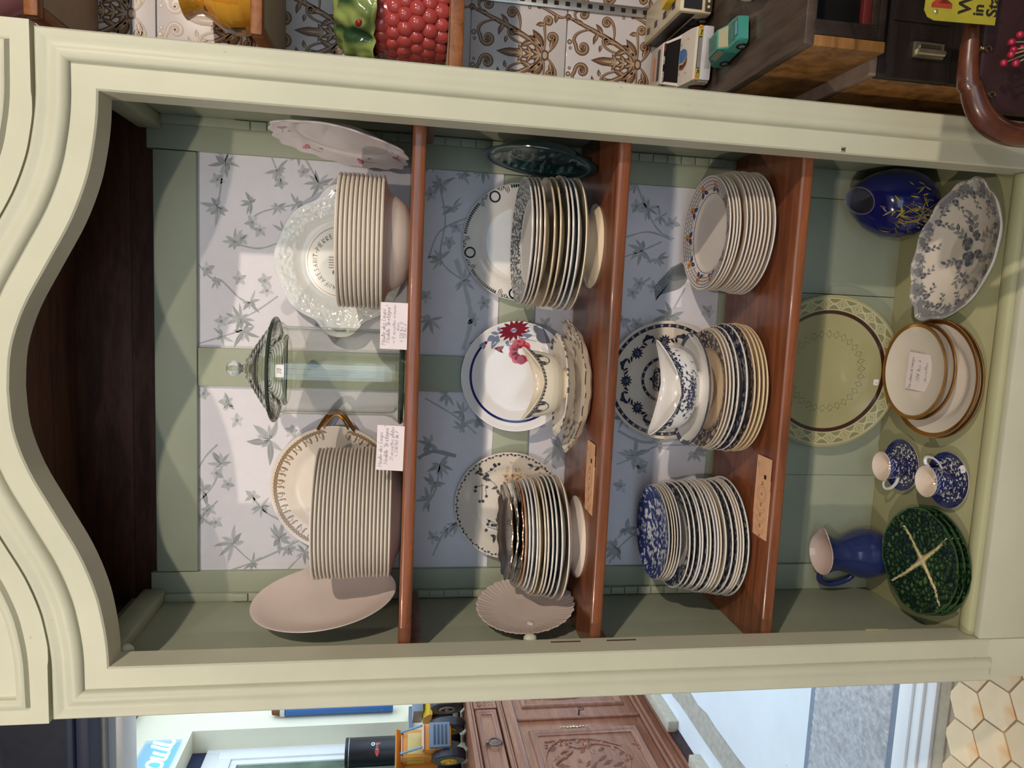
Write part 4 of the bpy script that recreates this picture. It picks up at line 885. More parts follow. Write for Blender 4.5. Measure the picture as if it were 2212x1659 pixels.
# crowned badge in the middle
pn.poly([(-.008, -.024), (.008, -.024), (.012, .006), (-.012, .006)], S(70, 76, 98), 1)
for s in (-1, 1):
    for q in range(4): pn.arc((s*(.004+.0035*q), .012), .011, pi*.1, pi*.95, .0013, NV, 2)
    for q in range(6): pn.leaf((s*.011, -.016+.004*q), (0 if s > 0 else pi)+.5*s*(q-2)*.4, .018, .009, [S(62, 70, 96), S(44, 50, 74)][q % 2], 1, .3)
pn.ell((0, .028), .0035, None, NV, 2)
pn.line([(-.016, .009), (.016, .009)], .003, NV, 3); pn.arc((0, .008), .0175, 0, pi, .002, NV, 3)
for x in (-.009, 0, .009): pn.ell((x, .0155), .003, None, S(88, 96, 118), 3, n=8)
o = tag(k.build('crest_plate', M_CER), 'cream plate printed with navy flowers and a crowned badge behind the white sauce boat', 'plate'); leaning(o, .521, .3215, ZB, r, 84)
# pile of oval platters under the sauce boat
zs = [(.4385, .1238, 'y'), (.4470, .1252, 'y'), (.4550, .1250, 'y'), (.4640, .1255, 'p'), (.4790, .124, 's'), (.4925, .1215, 'p'), (.4995, .119, 'w'), (.5060, .117, 'w'), (.5120, .115, 'p')]
for i, (z, r, kd) in enumerate(zs):
    base = S(222, 198, 160) if kd == 'y' else S(218, 208, 196)
    if kd == 'y': k, pn = plate_mb(r, FLATN if i else FLAT, base, 80, sy=.93)
    elif kd == 's':
        k, pn = transfer_plate(r, FLATN, S(216, 208, 204), S(50, 56, 84), ((.60, .97, -.06),), 110, 140, .0025, S(110, 116, 140), sy=.93)
        for j in range(60): t = 2*pi*j/60; pn.line([(r*.955*cos(t), r*.955*.93*sin(t)), (r*.992*cos(t), r*.992*.93*sin(t))], .0042, S(52, 58, 88), 3)
    elif kd == 'p': k, pn = transfer_plate(r, FLATN, S(214, 190, 160) if i in (3, 8) else base, S(46, 48, 72), ((.70, .97, -.02),), 130, 140, .0025, S(128, 122, 128), sy=.93)
    else: k, pn = plate_mb(r, FLATN, base, 80, sy=.93)
    o = k.build('platter', M_CERM); o.location = (.5235+jit(.001)-.0035*(i > 4), .183+.004*(i > 4)+jit(.0006), z-.178*r-.0005); o.rotation_euler = (0, 0, jit(.04))
    nm = {'y': 'plain buff platter', 'p': 'blue platter', 's': 'scalloped platter with blue stripes', 'w': 'cream oval platter'}[kd]
    tag(o, '%s, %s of the pile under the sauce boat' % (nm, ordn(8-i, 9)), 'platter', 'platters piled under the white sauce boat')
def boat_mb(L, Wd, H, foot, lift, col, ink=None, style=None, lipw=.0035):
    """double-lipped boat: outside then inside surface; returns builder and pen over the outside (theta, height fraction)"""
    lev = [(0, .40), (.05, .44), (.11, .42), (.16, .47), (.25, .66), (.38, .82), (.55, .92), (.72, .94), (.85, .93), (.94, .955), (1, 1.0)]
    def pt(t, s, off=0):
        for (a, ra), (b, rb) in zip(lev, lev[1:]):
            if a <= s <= b: q = ra+(rb-ra)*(s-a)/(b-a); break
        e = abs(cos(t))**2.6*max(0, (s-.45)/.55)
        x = L*(q+.13*e)*cos(t); y = Wd*(q+.10*max(0, s-.7)*(1-e)-.25*e)*sin(t); z = H*s+lift*(e-.40*(1-abs(cos(t)))*max(0, (s-.6)/.4))
        n = Vector((cos(t)/L, sin(t)/Wd, 0)).normalized(); return (x+n.x*off, y+n.y*off, z)
    k = MB(); N = 96; rows = [[pt(2*pi*j/N, i/24) for j in range(N)] for i in range(25)]
    ins = [[pt(2*pi*j/N, s, -lipw) if s < .995 else (lambda p, q: ((p[0]+q[0])/2, (p[1]+q[1])/2, p[2]+.0012))(pt(2*pi*j/N, 1), pt(2*pi*j/N, 1, -lipw)) for j in range(N)] for s in (1, .985, .93, .85, .7, .55, .4, .28, .2)]
    k.grid([[(0, 0, 0)]*N]+rows+ins+[[(0, 0, H*.17)]*N], col)
    return k, Pen(k, lambda t, s, l: pt(t, min(1, max(0, s)), l*1.2+.0002), .0003)
def sauce(name, label, loc, rotz, L, Wd, H, lift, ul, uw, col, paint, under_paint):
    root = thing(name, label, 'sauce boat', loc, (0, 0, rotz))
    k, pn = boat_mb(L, Wd, H, 0, lift, col); paint(pn, L); b = k.build('boat', M_CER, root, ang=50); b.location = (0, 0, .0055)
    k = MB(); pr = [(0, .06), (.45, .06), (.6, .065), (.74, .10), (.93, .20), (.985, .235), (1, .235), (1.005, .22), (.98, .20), (.74, .06), (.62, .0), (.54, 0), (.5, .03), (0, .03)]
    pr = [(a, b_*ul) for a, b_ in pr]; rows = refine(pr, .04)
    def cf(i, j):
        rr = rows[i][0]; return under_paint(rr, 2*pi*j/120) if i < len(rows)*.52 else col
    k.lathe(rows, 120, col, cf, ul, uw, lambda t, r_: (0, .0035*cos(2*t)*r_*r_))
    k.build('underplate', M_CER, root); return root
def paint3(pn, L):
    for j in range(620):
        t = random.uniform(0, 2*pi); s = .955-abs(random.gauss(0, .085)); c = random.choice((S(44, 46, 72), S(58, 60, 90), S(38, 40, 62)))
        pn.leaf((t, s), random.random()*6, .075, .035, c, j % 4)
    pn.line([(2*pi*j/90, .985) for j in range(91)], .022, S(52, 56, 84), 2)
    for sgn in (-pi/2, pi/2):
        for j in range(120):
            a = random.gauss(0, .32); s = .40+random.gauss(0, .08)+.10*cos(a*3)*(abs(a) < .5)
            pn.leaf((sgn+a, s), random.random()*6, random.uniform(.05, .12), .045, random.choice((S(44, 46, 72), S(70, 74, 104), S(96, 100, 124))), j % 5)
        for d, h in ((-.45, .30), (-.2, .36), (.1, .38), (.34, .30), (.5, .26), (-.6, .2)): pn.line([(sgn+d*.6, .40), (sgn+d*.85, .40+h*.6), (sgn+d, .40+h)], .02, S(60, 64, 94), 2); pn.ell((sgn+d, .40+h), .05, .03, S(50, 54, 82), 3, n=7)
sauce('sauce_boat', 'white two-lipped sauce boat with navy printed border and floral spray, on the third shelf', (.5185, .176, .5175), radians(-3), .083, .052, .067, .026, .109, .086, S(226, 222, 220), paint3,
      lambda rr, t: S(58, 62, 80) if rr > .955 else S(92, 96, 112) if rr > .90 and NZ.noise(Vector((cos(t)*9, sin(t)*9, rr*20))) > -.15 else S(222, 218, 214))
# cream boat on its oval bowl on the middle shelf
ZB = Z2
k = MB(); r = .1; pr = refine([(0, .055), (.5, .06), (.72, .085), (.86, .16), (.955, .245), (.995, .285), (1.004, .28), (.99, .26), (.88, .12), (.72, .03), (.66, 0), (.58, 0), (.55, .03), (0, .03)], .03)
def wv(t, q): return (.012*cos(8*t)*max(0, q-.8)/.2, (.10*cos(2*t)+.012*cos(16*t))*max(0, q-.4)/.6*1)
pr_ = [(a, b) for a, b in pr]
def cf(i, j):
    q = pr[i][0]; top = i < len(pr)*.5
    if not top: return IVORY
    t = 2*pi*j/160; v = NZ.noise(Vector((q*cos(t)*14, q*sin(t)*9, 5)))
    if q > .955: return S(70, 70, 72) if NZ.noise(Vector((cos(t)*16, sin(t)*16, 1))) > -.05 else S(196, 182, 160)
    if q > .55 and v > .12: return S(104, 98, 92) if v > .22 else S(150, 142, 132)
    return S(214, 200, 180)
k.lathe([(a, b) for a, b in pr], 160, IVORY, cf, 1, 1, wv)
k.V = [(x*.126, y*.078, z*.092) for x, y, z in k.V]
o = tag(k.build('oval_bowl', M_CERM, ang=60), 'oval ivory bowl with dark printed edge and upturned ends under the cream sauce boat', 'bowl'); o.location = (.5175, .1855, ZB+.0046); o.rotation_euler = (0, 0, radians(12))
def paint2(pn, L):
    for sgn in (0, pi):
        pass
    for j in range(54):
        t = 2*pi*j/54; pn.leaf((t, .955), pi*1.5, .12, .05, S(54, 56, 62), 1); pn.ell((t+.05, .90), .028, .022, S(70, 72, 78), 1, n=7)
    pn.line([(2*pi*j/90, .968) for j in range(91)], .014, S(60, 62, 68), 2)
    for c in (-pi*.5-.85, -pi*.5+.80, pi*.5-.8, pi*.5+.8):
        for b in range(20): a = 2*pi*b/20; pn.ell((c+.17*cos(a), .74+.13*sin(a)), .022, .017, S(50, 54, 60), 3, n=6)
        for d in (-.2, -.12, .12, .2): pn.leaf((c+d, .9), pi*1.5, .2, .06, S(60, 62, 68), 2)
sauce('sauce_boat', 'cream two-lipped sauce boat with small dark border, stacked on an oval bowl', (.5195, .183, ZB+.0325), radians(11), .062, .045, .062, .024, .098, .064, S(224, 212, 192), paint2,
      lambda rr, t: S(96, 94, 92) if rr > .90 and NZ.noise(Vector((cos(t)*16, sin(t)*16, rr*14))) > .02 else S(216, 206, 190))
# printed paper cards lying near the shelf fronts
CK = S(216, 170, 136); CB = S(176, 124, 88)
def paper(name, label, X0, X1, Y0, Y1, Z, n):
    root = thing(name, label, 'paper strip', ((X0+X1)/2, (Y0+Y1)/2, Z+.0004)); w, d = (X1-X0)/2, (Y1-Y0)/2
    for i in range(n):
        k = MB(); o_ = i*.0205; k.box((-w, -d, 0), (w-.020*(n-1), d, .0005), CK, 0)
        pn = Pen(k, lambda u, v, l: (u, v, .0005+l), .0001); xe = -w+.022
        pn.arc((xe, 0), d*.62, 0, 6.28, .0011, CB, 0); pn.arc((xe, 0), d*.45, 0, 6.28, .0009, CB, 0); pn.ell((xe, 0), d*.12, None, CB, 1)
        for s in (-1, 1): pn.leaf((xe+s*d*.6, 0), 0 if s > 0 else pi, d*.35, d*.3, CB, 1)
        if i == n-1:
            for v, a, b in ((.3, .12, .9), (.55, -.1, .7), (-.05, .2, .9)): pn.line([(-w+.05+a*.03, d*v), (w-.020*(n-1)-.004-(1-b)*.03, d*v)], .0007, S(150, 112, 88), 0)
            pn.poly([(-w+.052, -d*.45), (-w+.060, -d*.45), (-w+.060, -d*.12), (-w+.052, -d*.12)], S(56, 42, 34), 1)
            for v in (.72, .82): pn.line([(-w+.07, d*v), (w-.022*(n-1)-.006, d*v)], .0009, S(120, 88, 70), 0)
        c = k.build('paper_strip', M_CARD, root, recalc=False); c.location = (o_, jit(.0008), .0006*i)
    return root
paper('paper_strips', 'overlapping tan printed paper strips lying on the front of the middle shelf', .292, .4215, .088, .139, Z2, 3)
paper('paper_strips', 'overlapping tan printed paper strips lying on the front of the third shelf', .249, .402, .067, .1205, Z3, 4)

# ================================================================== the bottom of the armoire
# green plate with relief rim on the back wall
GR, GRL, GRD = S(158, 152, 110), S(188, 184, 150), S(130, 128, 92); r = .1665
k, pn = plate_mb(r, [(0, .045), (.3, .045), (.6, .05), (.74, .062), (.80, .085), (.96, .125), (.99, .132), (1.004, .125), (.99, .11), (.80, .055), (.7, .02), (.66, 0), (.58, 0), (.55, .02), (0, .02)], GR, 128, rim=S(176, 170, 126))
pn.ring((0, 0), r*.785, r*.045, S(58, 32, 26), 1, 128); pn.ring((0, 0), r*.965, r*.012, GRL, 1, 128); pn.ring((0, 0), r*.818, r*.010, GRL, 1, 128)
n = 26
for j in range(n):
    t = 2*pi*j/n; R_ = lambda q, d: (r*q*cos(t+d), r*q*sin(t+d)); st = pi/n
    for q, sg in ((.955, -1), (.825, 1)):
        off = 0 if sg < 0 else 0
        pts = [R_(q+sg*.062*sin(pi*a/10), -st*.86+2*st*.86*a/10) for a in range(11)]; pn.line(pts, .0023, GRL, 2); pn.fan(R_(q+sg*.025, 0), [R_(q+sg*.045*sin(pi*a/8), -st*.66+2*st*.66*a/8) for a in range(9)], GRD, 1)
    c = [R_(.89+.048, st), R_(.89, st+st*.34), R_(.89-.048, st), R_(.89, st-st*.34)]; pn.line(c, .0021, GRL, 3, True)
for j in range(30):
    t = 2*pi*j/30; R_ = lambda q, d: (r*q*cos(t+d), r*q*sin(t+d)); c = [R_(.555, 0), R_(.505, .075), R_(.455, 0), R_(.505, -.075)]; pn.line(c, .0024, S(92, 86, 52), 1, True); pn.line([(a*1.014, b*1.014) for a, b in c], .0011, S(196, 190, 150), 2, True)
o = tag(k.build('green_plate', M_CER), 'large olive green plate with brown ring and geometric relief rim leaning on the back boards', 'plate')
leaning(o, .5500, .3245, 0.0004, r, 86)
sticker('price_sticker', o, (-.020, -.118, .0105), (0, 0, 0), .013, .012, '6')
# gold-rimmed porcelain
for i, (z, r, x, y, dz) in enumerate(((0, .120, .555, .160, 0), (.0125, .1195, .556, .159, 0), (.026, .1000, .567, .182, 4), (.0395, .0985, .567, .1845, 4))):
    k, pn = plate_mb(r, FLAT if i < 2 else COUPE, S(216, 206, 194), 96, rim=S(160, 108, 48)); 
    gk = MB(); rp_ = FLAT if i < 2 else COUPE; gk.lathe([(q*r, pz(rp_, min(1, q))*r+.0003) for q in (.925, .95, .975, .992)]+[(r*1.0055, pz(rp_, 1)*r-.0005), (r*1.0045, pz(rp_, 1)*r-.0022)], 96, S(168, 118, 56))
    o = k.build('gold_rimmed_plate', M_CER); gk.build('gold_rim', M_LUST, o); tag(o, ['lower of the two large gold-rimmed white plates on the bottom board', 'upper of the two large gold-rimmed white plates on the bottom board', 'lower of the two small gold-rimmed white plates with a card', 'small gold-rimmed white plate with a price card lying in it'][i], 'plate', 'gold-rimmed porcelain plates')
    o.location = (x, y, z+.0005); o.rotation_euler = (radians([0, .5, 2.5, 3][i]), 0, i)
k = MB(); k.box((-.038, -.0425, 0), (.038, .0425, .0005), S(222, 210, 206), 0); pn = Pen(k, lambda u, v, l: (u, v, .0005+l), .0001)
for t, u, v, hh in (('Porcelaine de Limoges', -.036, .028, .0078), ('20€ les 4', -.02, .008, .0095), ('assiettes', -.018, -.010, .0085)): write(pn, t, (u, v), hh, hh*.085, S(84, 72, 110), 0, .15, 0, .74 if 'P' in t else 1)
o = k.build('price_card', M_CARD, None, recalc=False); o.location = (.566, .166, .0485); o.rotation_euler = (radians(4), 0, radians(-2)); tag(o, 'white hand-written price card lying in the gold-rimmed plates', 'price card')
# blue and white cups and saucers
def cup_mb():
    k = MB(); pr = refine([(0, .004), (.014, .004), (.0165, .0), (.018, .001), (.0175, .005), (.021, .012), (.0255, .024), (.028, .036), (.0295, .046), (.0312, .0535), (.0302, .054), (.0285, .0465), (.0265, .035), (.023, .02), (.015, .010), (0, .009)], .0016)
    n = len(pr); top = max(range(n), key=lambda i: pr[i][1])
    def cf(i, j):
        if i >= top-1: return S(222, 206, 192)
        z = pr[i][1]; t = 2*pi*j/90; e = Vector((cos(t)*6, sin(t)*6, z*260)); v = NZ.noise(e*.8)+.5*NZ.noise(e*2)
        if z > .044: return S(44, 52, 118) if (j+i) % 4 < 2 or z > .051 else S(150, 156, 190)
        if z > .041 or z < .008: return S(38, 44, 96)
        return S(216, 210, 208) if v > .28 else S(40, 46, 92) if v > -.2 else S(52, 58, 110)
    k.lathe(pr, 90, WHITE, cf); return k
def saucer_mb(r=.0555):
    pr = refine(scale_prof([(0, .10), (.33, .10), (.40, .13), (.45, .11), (.7, .14), (.9, .23), (.98, .29), (1, .30), (1.004, .285), (.9, .19), (.66, .08), (.5, 0), (.4, 0), (0, .04)], r), .0013); top = max(range(len(pr)), key=lambda i: pr[i][0])
    def cf(i, j):
        rr = pr[i][0]/r; t = 2*pi*j/130
        if abs(i-top) <= 1: return S(216, 212, 212)
        if i > top: return S(200, 200, 206)
        e = Vector((rr*cos(t)*9, rr*sin(t)*9, 2)); v = NZ.noise(e)+.6*NZ.noise(e*2.1)
        if rr > .80: return S(40, 46, 96) if v > -.35 else S(70, 76, 130)
        return S(212, 206, 204) if v > .22 else S(34, 40, 74) if v > -.1 else S(52, 56, 96)
    k = MB(); k.lathe(pr, 130, WHITE, cf); return k
c_me = cup_mb(); s_me = saucer_mb(); first = {}
for i, (x, y, ang, what) in enumerate(((.3585, .108, 18, 'front'), (.3575, .243, 192, 'back'))):
    if i == 0: so = s_me.build('saucer', M_CER)
    else: so = first['s'].copy(); COL.objects.link(so)
    first.setdefault('s', so); so.location = (x, y, .0004); so.rotation_euler = (0, 0, radians(20*i)); tag(so, ['blue and white saucer nearer the front lip of the bottom board', 'blue and white saucer nearer the back boards'][i], 'saucer', 'blue and white saucers')
    cu = thing('cup', ['blue and white cup with its handle towards the gold-rimmed plates, nearer the front', 'blue and white cup with its handle towards the blue jug, nearer the back'][i], 'cup', (x-.004, y+.004, .0062), (0, 0, radians(ang)), 'blue and white cups')
    if i == 0: b = c_me.build('bowl', M_CER, cu)
    else: b = first['b'].copy(); COL.objects.link(b); b.parent = cu
    first.setdefault('b', b)
    k = MB(); P_ = smooth_path([(.0275, 0, .043), (.038, 0, .050), (.0475, 0, .046), (.047, 0, .033), (.037, 0, .020), (.024, 0, .014)], 5); k.tube(P_, .0036, 8, S(214, 210, 212), True, .7)
    if i == 0: h = k.build('handle', M_CER, cu)
    else: h = first['h'].copy(); COL.objects.link(h); h.parent = cu
    first.setdefault('h', h)
sticker('price_sticker', first['s'], (.030, -.034, .0135), (.25, .15, .6), .016, .010, '5')
# cabbage-leaf plates
def cabbage(r, name, label, z, x, y, tilt, rot):
    k = MB(); seg, nr = 200, 44; pr = [(i/nr, 0) for i in range(nr+1)]; rows = []; cols = []
    for i in range(nr+1):
        q = i/nr; row = []; cr = []
        for j in range(seg):
            t = 2*pi*j/seg; R_ = r*(1+.018*cos(4*t)+.010*cos(13*t+1)); x_, y_ = q*R_*cos(t), q*R_*sin(t)
            h = .008+.010*max(0, (q-.55)/.45)**1.2
            d, pts = NZ.voronoi(Vector((x_*95+NZ.noise(Vector((x_*30, y_*30, 0)))*1.2, y_*95, .5))); e = d[1]-d[0]
            am = min(1, q*2.5)*(1 if q < .97 else .3)*(.8 if q > .55 else .65)
            h += am*(.0030*min(1, e*2.6)-.0012)
            rad_v = abs(sin(2*(t-.785)))*q*R_                 # four pale ribs
            wv_ = .0058*(1-.8*q)+.0006*NZ.noise(Vector((x_*200, y_*200, 4)))
            g = S(44, 70, 42) if e > .22 else S(20, 36, 26)
            if e > .5: g = S(80, 110, 62)
            if q > .92: g = S(64, 96, 56) if q > .97 else g
            side = abs(sin(2*(t-.785)+.0)); 
            if rad_v < wv_*2 and q < .93: g = S(206, 186, 142) if rad_v < wv_*1.35 else S(120, 128, 82); h += .0022*(1-rad_v/(wv_*2))
            row.append((x_, y_, h)); cr.append(g)
        rows.append(row); cols.append(cr)
    under = [[(r*q*1.0*cos(2*pi*j/seg), r*q*sin(2*pi*j/seg), zz) for j in range(seg)] for q, zz in ((1.003, .0155), (.94, .0105), (.62, .002), (.58, 0), (.3, 0), (0, .002))]
    k.grid(rows+under, S(34, 62, 38), True, True, lambda i, j: cols[min(i, nr)][j] if i < nr else S(38, 66, 40))
    o = tag(k.build(name, M_CER, None, ang=80), label, 'plate', 'cabbage-leaf plates'); o.location = (x, y, z); o.rotation_euler = (radians(tilt), 0, radians(rot)); return o
cabbage(.1075, 'cabbage_plate', 'dark green cabbage-leaf plate, lowest of the three on the bottom board', .0064, .1875, .1215, .3, 0)
cabbage(.1065, 'cabbage_plate', 'dark green cabbage-leaf plate, middle one of the three on the bottom board', .0188, .1875, .1220, .5, 0)
cabbage(.1055, 'cabbage_plate', 'dark green cabbage-leaf plate with four pale ribs, topmost of the three', .0312, .1872, .1230, .7, 0)
# blue jug
JB = S(40, 50, 100); jug = thing('blue_jug', 'plain blue pottery jug with pale inside standing in the back left corner', 'jug', (.1440, .2835, .0005), (0, 0, radians(-14)))
def spout(t, rr): return (0, 0)
k = MB(); pr = [(0, .003), (.034, .003), (.037, 0), (.041, .002), (.050, .018), (.0555, .038), (.056, .055), (.052, .074), (.0445, .092), (.0385, .108), (.037, .122), (.039, .138), (.044, .152), (.046, .157), (.0445, .158), (.0415, .151), (.0365, .137), (.0345, .122), (.036, .108), (.043, .088), (.049, .07), (.05, .04), (.04, .014), (0, .010)]
def sp(t, rr, z): 
    d = abs((t+pi) % (2*pi)-pi); s = max(0, (z-.112)/.046); return .020*s*s*math.exp(-(d/.42)**2), .009*s*math.exp(-(d/.5)**2)
rows = []
for r_, z in pr:
    row = []
    for j in range(64):
        t = 2*pi*j/64; dr, dz = sp(t, r_, z); row.append(((r_+dr)*cos(t), (r_+dr)*sin(t), z+dz))
    rows.append(row)
k.grid(rows, JB, True, True, lambda i, j: JB if i < 13 else S(214, 190, 182)); k.build('body', M_CER, jug, ang=70)
k = MB(); P_ = smooth_path([(-.0435, 0, .136), (-.054, 0, .146), (-.070, 0, .142), (-.080, 0, .122), (-.078, 0, .096), (-.066, 0, .072), (-.050, 0, .062)], 5); k.tube(P_, .0068, 12, JB); k.build('handle', M_CER, jug)
# blue vase with gilt sprays
VB = S(22, 26, 88); vs = thing('blue_vase', 'egg-shaped cobalt blue vase with gilt leaf sprays in the right corner', 'vase', (.9120, .258, .0008))
k = MB(); pr = [(0, .004), (.026, .004), (.029, 0), (.034, .002), (.052, .020), (.066, .046), (.0715, .075), (.0690, .104), (.058, .134), (.042, .154), (.028, .164), (.0265, .166), (.025, .164), (.036, .150), (.052, .130), (.064, .1), (.067, .075), (.06, .04), (.03, .012), (0, .010)]
def vp(t, z, off=0):
    z = min(.15, max(.004, z))
    for (a, za), (b, zb) in zip(pr[3:], pr[4:]):
        if za <= z <= zb: rr = a+(b-a)*(z-za)/(zb-za); break
    else: rr = .034
    return ((rr+off)*cos(t), (rr+off)*sin(t), z)
rows = [[(r_*cos(2*pi*j/72), r_*sin(2*pi*j/72), z-(.016*(cos(2*pi*j/72-radians(235)))*max(0, (z-.12)/.043) if z > .12 else 0)) for j in range(72)] for r_, z in pr]
k.grid(rows, VB, True, True, lambda i, j: VB if i < 10 else S(104, 104, 120))
pn = Pen(k, lambda u, v, l: vp(u/.07-radians(110), v, l+.0004), .0004)
for j in range(60):
    u, v = random.gauss(-.004, .030), random.gauss(.080, .026); a = random.uniform(.3, 2.6)
    pn.leaf((u, v), a, random.uniform(.010, .024), random.uniform(.0024, .0046), random.choice((S(168, 152, 60), S(150, 132, 44), S(96, 88, 52), S(60, 40, 90))), j % 4, random.uniform(-1, 1))
for j in range(12): pn.line(bez((random.uniform(-.04, .03), .03), (random.uniform(-.03, .03), .06), (random.uniform(-.04, .04), .08), (random.uniform(-.03, .03), .112)), .0012, random.choice((S(150, 132, 60), S(80, 70, 90))), 5)
k.build('body', M_CER, vs, ang=70)
# oval dish with grey flowers
k = MB(); seg, nr = 170, 46; GY = S(120, 120, 124); IV = S(206, 194, 180); rows = []; cols = []; 
A_, B_ = .137, .094; fl_c = [(.0, -.01), (.030, .015), (-.035, .02), (.052, -.022), (-.060, -.015), (-.01, -.035), (.02, .045)]
for i in range(nr+1):
    q = i/nr; row = []; cr = []
    for j in range(seg):
        t = 2*pi*j/seg; sc = 1+.010*cos(12*t)*max(0, q-.6)/.4+.05*math.exp(-((abs(cos(t))-1)/.02)**2)*max(0, q-.7)/.3
        x_, y_ = A_*q*cos(t)*sc, B_*q*sin(t)*sc
        h = .006+(.010*min(1, max(0, q-.38)/.22)+.022*max(0, q-.60)/.40)+.0012*cos(12*t+.6)*max(0, q-.7)/.3+.012*(abs(cos(t))**6)*max(0, q-.72)/.28
        e = Vector((x_*58, y_*58, 2)); v = NZ.noise(e)+.55*NZ.noise(e*2.4)+.3*NZ.noise(e*5)
        g = IV
        if q > .86: g = S(128, 126, 128) if v > -.12 else S(178, 172, 168)
        elif q > .80: g = S(112, 112, 116) if v > .10 else S(186, 180, 174)
        if .955 < q: g = S(150, 148, 148) if v > -.1 else IV
        row.append((x_, y_, h)); cr.append(g)
    rows.append(row); cols.append(cr)
und = [[(rows[nr][j][0]*f_, rows[nr][j][1]*f_, rows[nr][j][2]*g_+c_) for j in range(seg)] for f_, g_, c_ in ((1.004, 1, -.003), (.95, .72, -.002), (.66, .12, .002), (.60, 0, 0), (.3, 0, 0), (0, 0, .003))]
k.grid(rows+und, IV, True, True, lambda i, j: cols[i][j] if i < nr else S(222, 216, 210))
def fz(u, v, l):
    q = min(.99, hypot(u/A_, v/B_)); t = atan2(v/B_, u/A_); i = q*nr; a = int(i); f_ = i-a; j = int((t % (2*pi))/(2*pi)*seg) % seg
    return (u, v, rows[a][j][2]*(1-f_)+rows[a+1][j][2]*f_+l)
pn = Pen(k, fz, .00035); DG, MG, LG = S(92, 92, 98), S(132, 131, 134), S(168, 164, 160)
def rose(u, v, r):
    for i in range(9): a = i*.7; pn.ell((u+r*.62*cos(a), v+r*.62*sin(a)), r*.42, None, (MG, LG, DG)[i % 3], i % 3)
    for q in (.75, .5, .28): pn.arc((u, v), r*q, q*30, q*30+4.6, r*.10, DG, 4); pn.ell((u, v), r*q*.72, None, (S(188, 182, 176), LG, MG)[int(q*3)], 3)
def spray(u, v, a, n, L):
    pn.line([(u, v), (u+L*cos(a), v+L*sin(a))], .0009, MG, 0)
    for i in range(n): q = (i+.5)/n; pn.leaf((u+L*q*cos(a), v+L*q*sin(a)), a+(.8 if i % 2 else -.8), L*.42, L*.2, random.choice((DG, MG, MG)), i % 3+1, 0, LG)
for u, v, r in ((-.008, -.012, .015), (.016, .004, .013), (-.026, .004, .010), (.036, -.010, .008), (.008, -.028, .009)): rose(u, v, r)
for u, v, a, n, L in ((.03, .0, .3, 6, .042), (.02, .012, 1.1, 6, .034), (-.03, -.005, 3.4, 6, .034), (-.02, .012, 2.3, 5, .028), (.0, -.03, -1.2, 5, .026), (.03, -.018, -.6, 5, .034), (-.03, -.018, -2.5, 5, .03), (.045, .012, .6, 4, .024)): spray(u, v, a, n, L)
for i in range(12):
    t = 2*pi*i/12+.2; rose(A_*.80*cos(t), B_*.80*sin(t), .0068); spray(A_*.76*cos(t), B_*.76*sin(t), t+pi+.5, 4, .02); spray(A_*.83*cos(t+.12), B_*.83*sin(t+.12), t+1.7, 4, .022); spray(A_*.83*cos(t-.12), B_*.83*sin(t-.12), t-1.7, 4, .022)
o = tag(k.build('floral_dish', M_CER, None, ang=70), 'oval ivory dish printed with grey roses, standing in front of the blue vase', 'dish'); o.location = (.807, .130, .0085); o.rotation_euler = (radians(4), radians(0), radians(-24))
# ================================================================== right of the armoire: wall shelves, ceramics, toys
M_TAUPE = mat('taupe_shelf_board', S(176, 158, 138), .6, .25, noise=(20, .05))
def wall_shelf(label, XL_, yf, zb, zt):
    root = thing('wall_shelf', label, 'shelf', (XL_, YW-.009, zb))
    d = yf-(YW-.009)
    box('board', (.021, d+.021, 0), (.85, 0, zt-zb), M_TAUPE, root, .001)
    box('front_edge', (0, d, -.0005), (.85, d+.0205, zt-zb+.0005), M_SHELFWOOD, root, .003)
    box('end_edge', (0, d+.0208, -.0005), (.0205, 0, zt-zb+.0005), M_SHELFWOOD, root, .003); return root
wall_shelf('wooden wall shelf nearest the ceiling with a pink dish on it', 1.097, .195, 1.6965, 1.718)
wall_shelf('wooden wall shelf with an orange jug on it', 1.099, .185, 1.3445, 1.3635)
zb3 = at(1000, 100, Y=.19).z; zt3 = at(971, 100, Y=.19).z
wall_shelf('wooden wall shelf with the red grape pitcher on it', 1.070, .190, zb3, zt3)
# slotted metal upright
k = MB(); k.box((1.2935, YW-.0135, .35), (1.3145, YW-.0085, .985), S(176, 168, 160), .0008)
for i in range(25): k.box((1.2995, YW-.0139, .37+i*.0245), (1.3085, YW-.0132, .380+i*.0245), S(70, 56, 48), 0)
tag(k.build('shelf_rail', M_METAL), 'grey slotted metal rail screwed upright on the tiled wall', 'rail')
# pink dish on the highest wall shelf
PK = S(206, 142, 142); k = MB(); pr = [(0, .01), (.05, .012), (.085, .035), (.105, .062), (.118, .078), (.121, .078), (.119, .072), (.10, .045), (.07, .012), (.055, 0), (0, 0)]
k.lathe(refine(pr, .006), 72, PK, lambda i, j: (lambda v: S(150, 40, 44) if v > .28 else S(92, 96, 70) if v < -.34 else PK)(NZ.noise(Vector((cos(j*.0873)*5, sin(j*.0873)*5, i*.25)))), wav=lambda t, q: (.004*cos(9*t)*q/.1, .004*cos(9*t)*q/.1))
o = tag(k.build('pink_dish', M_CER), 'pink glazed dish with red flowers on the wall shelf nearest the ceiling', 'dish'); o.location = (1.228, .305, 1.7185)
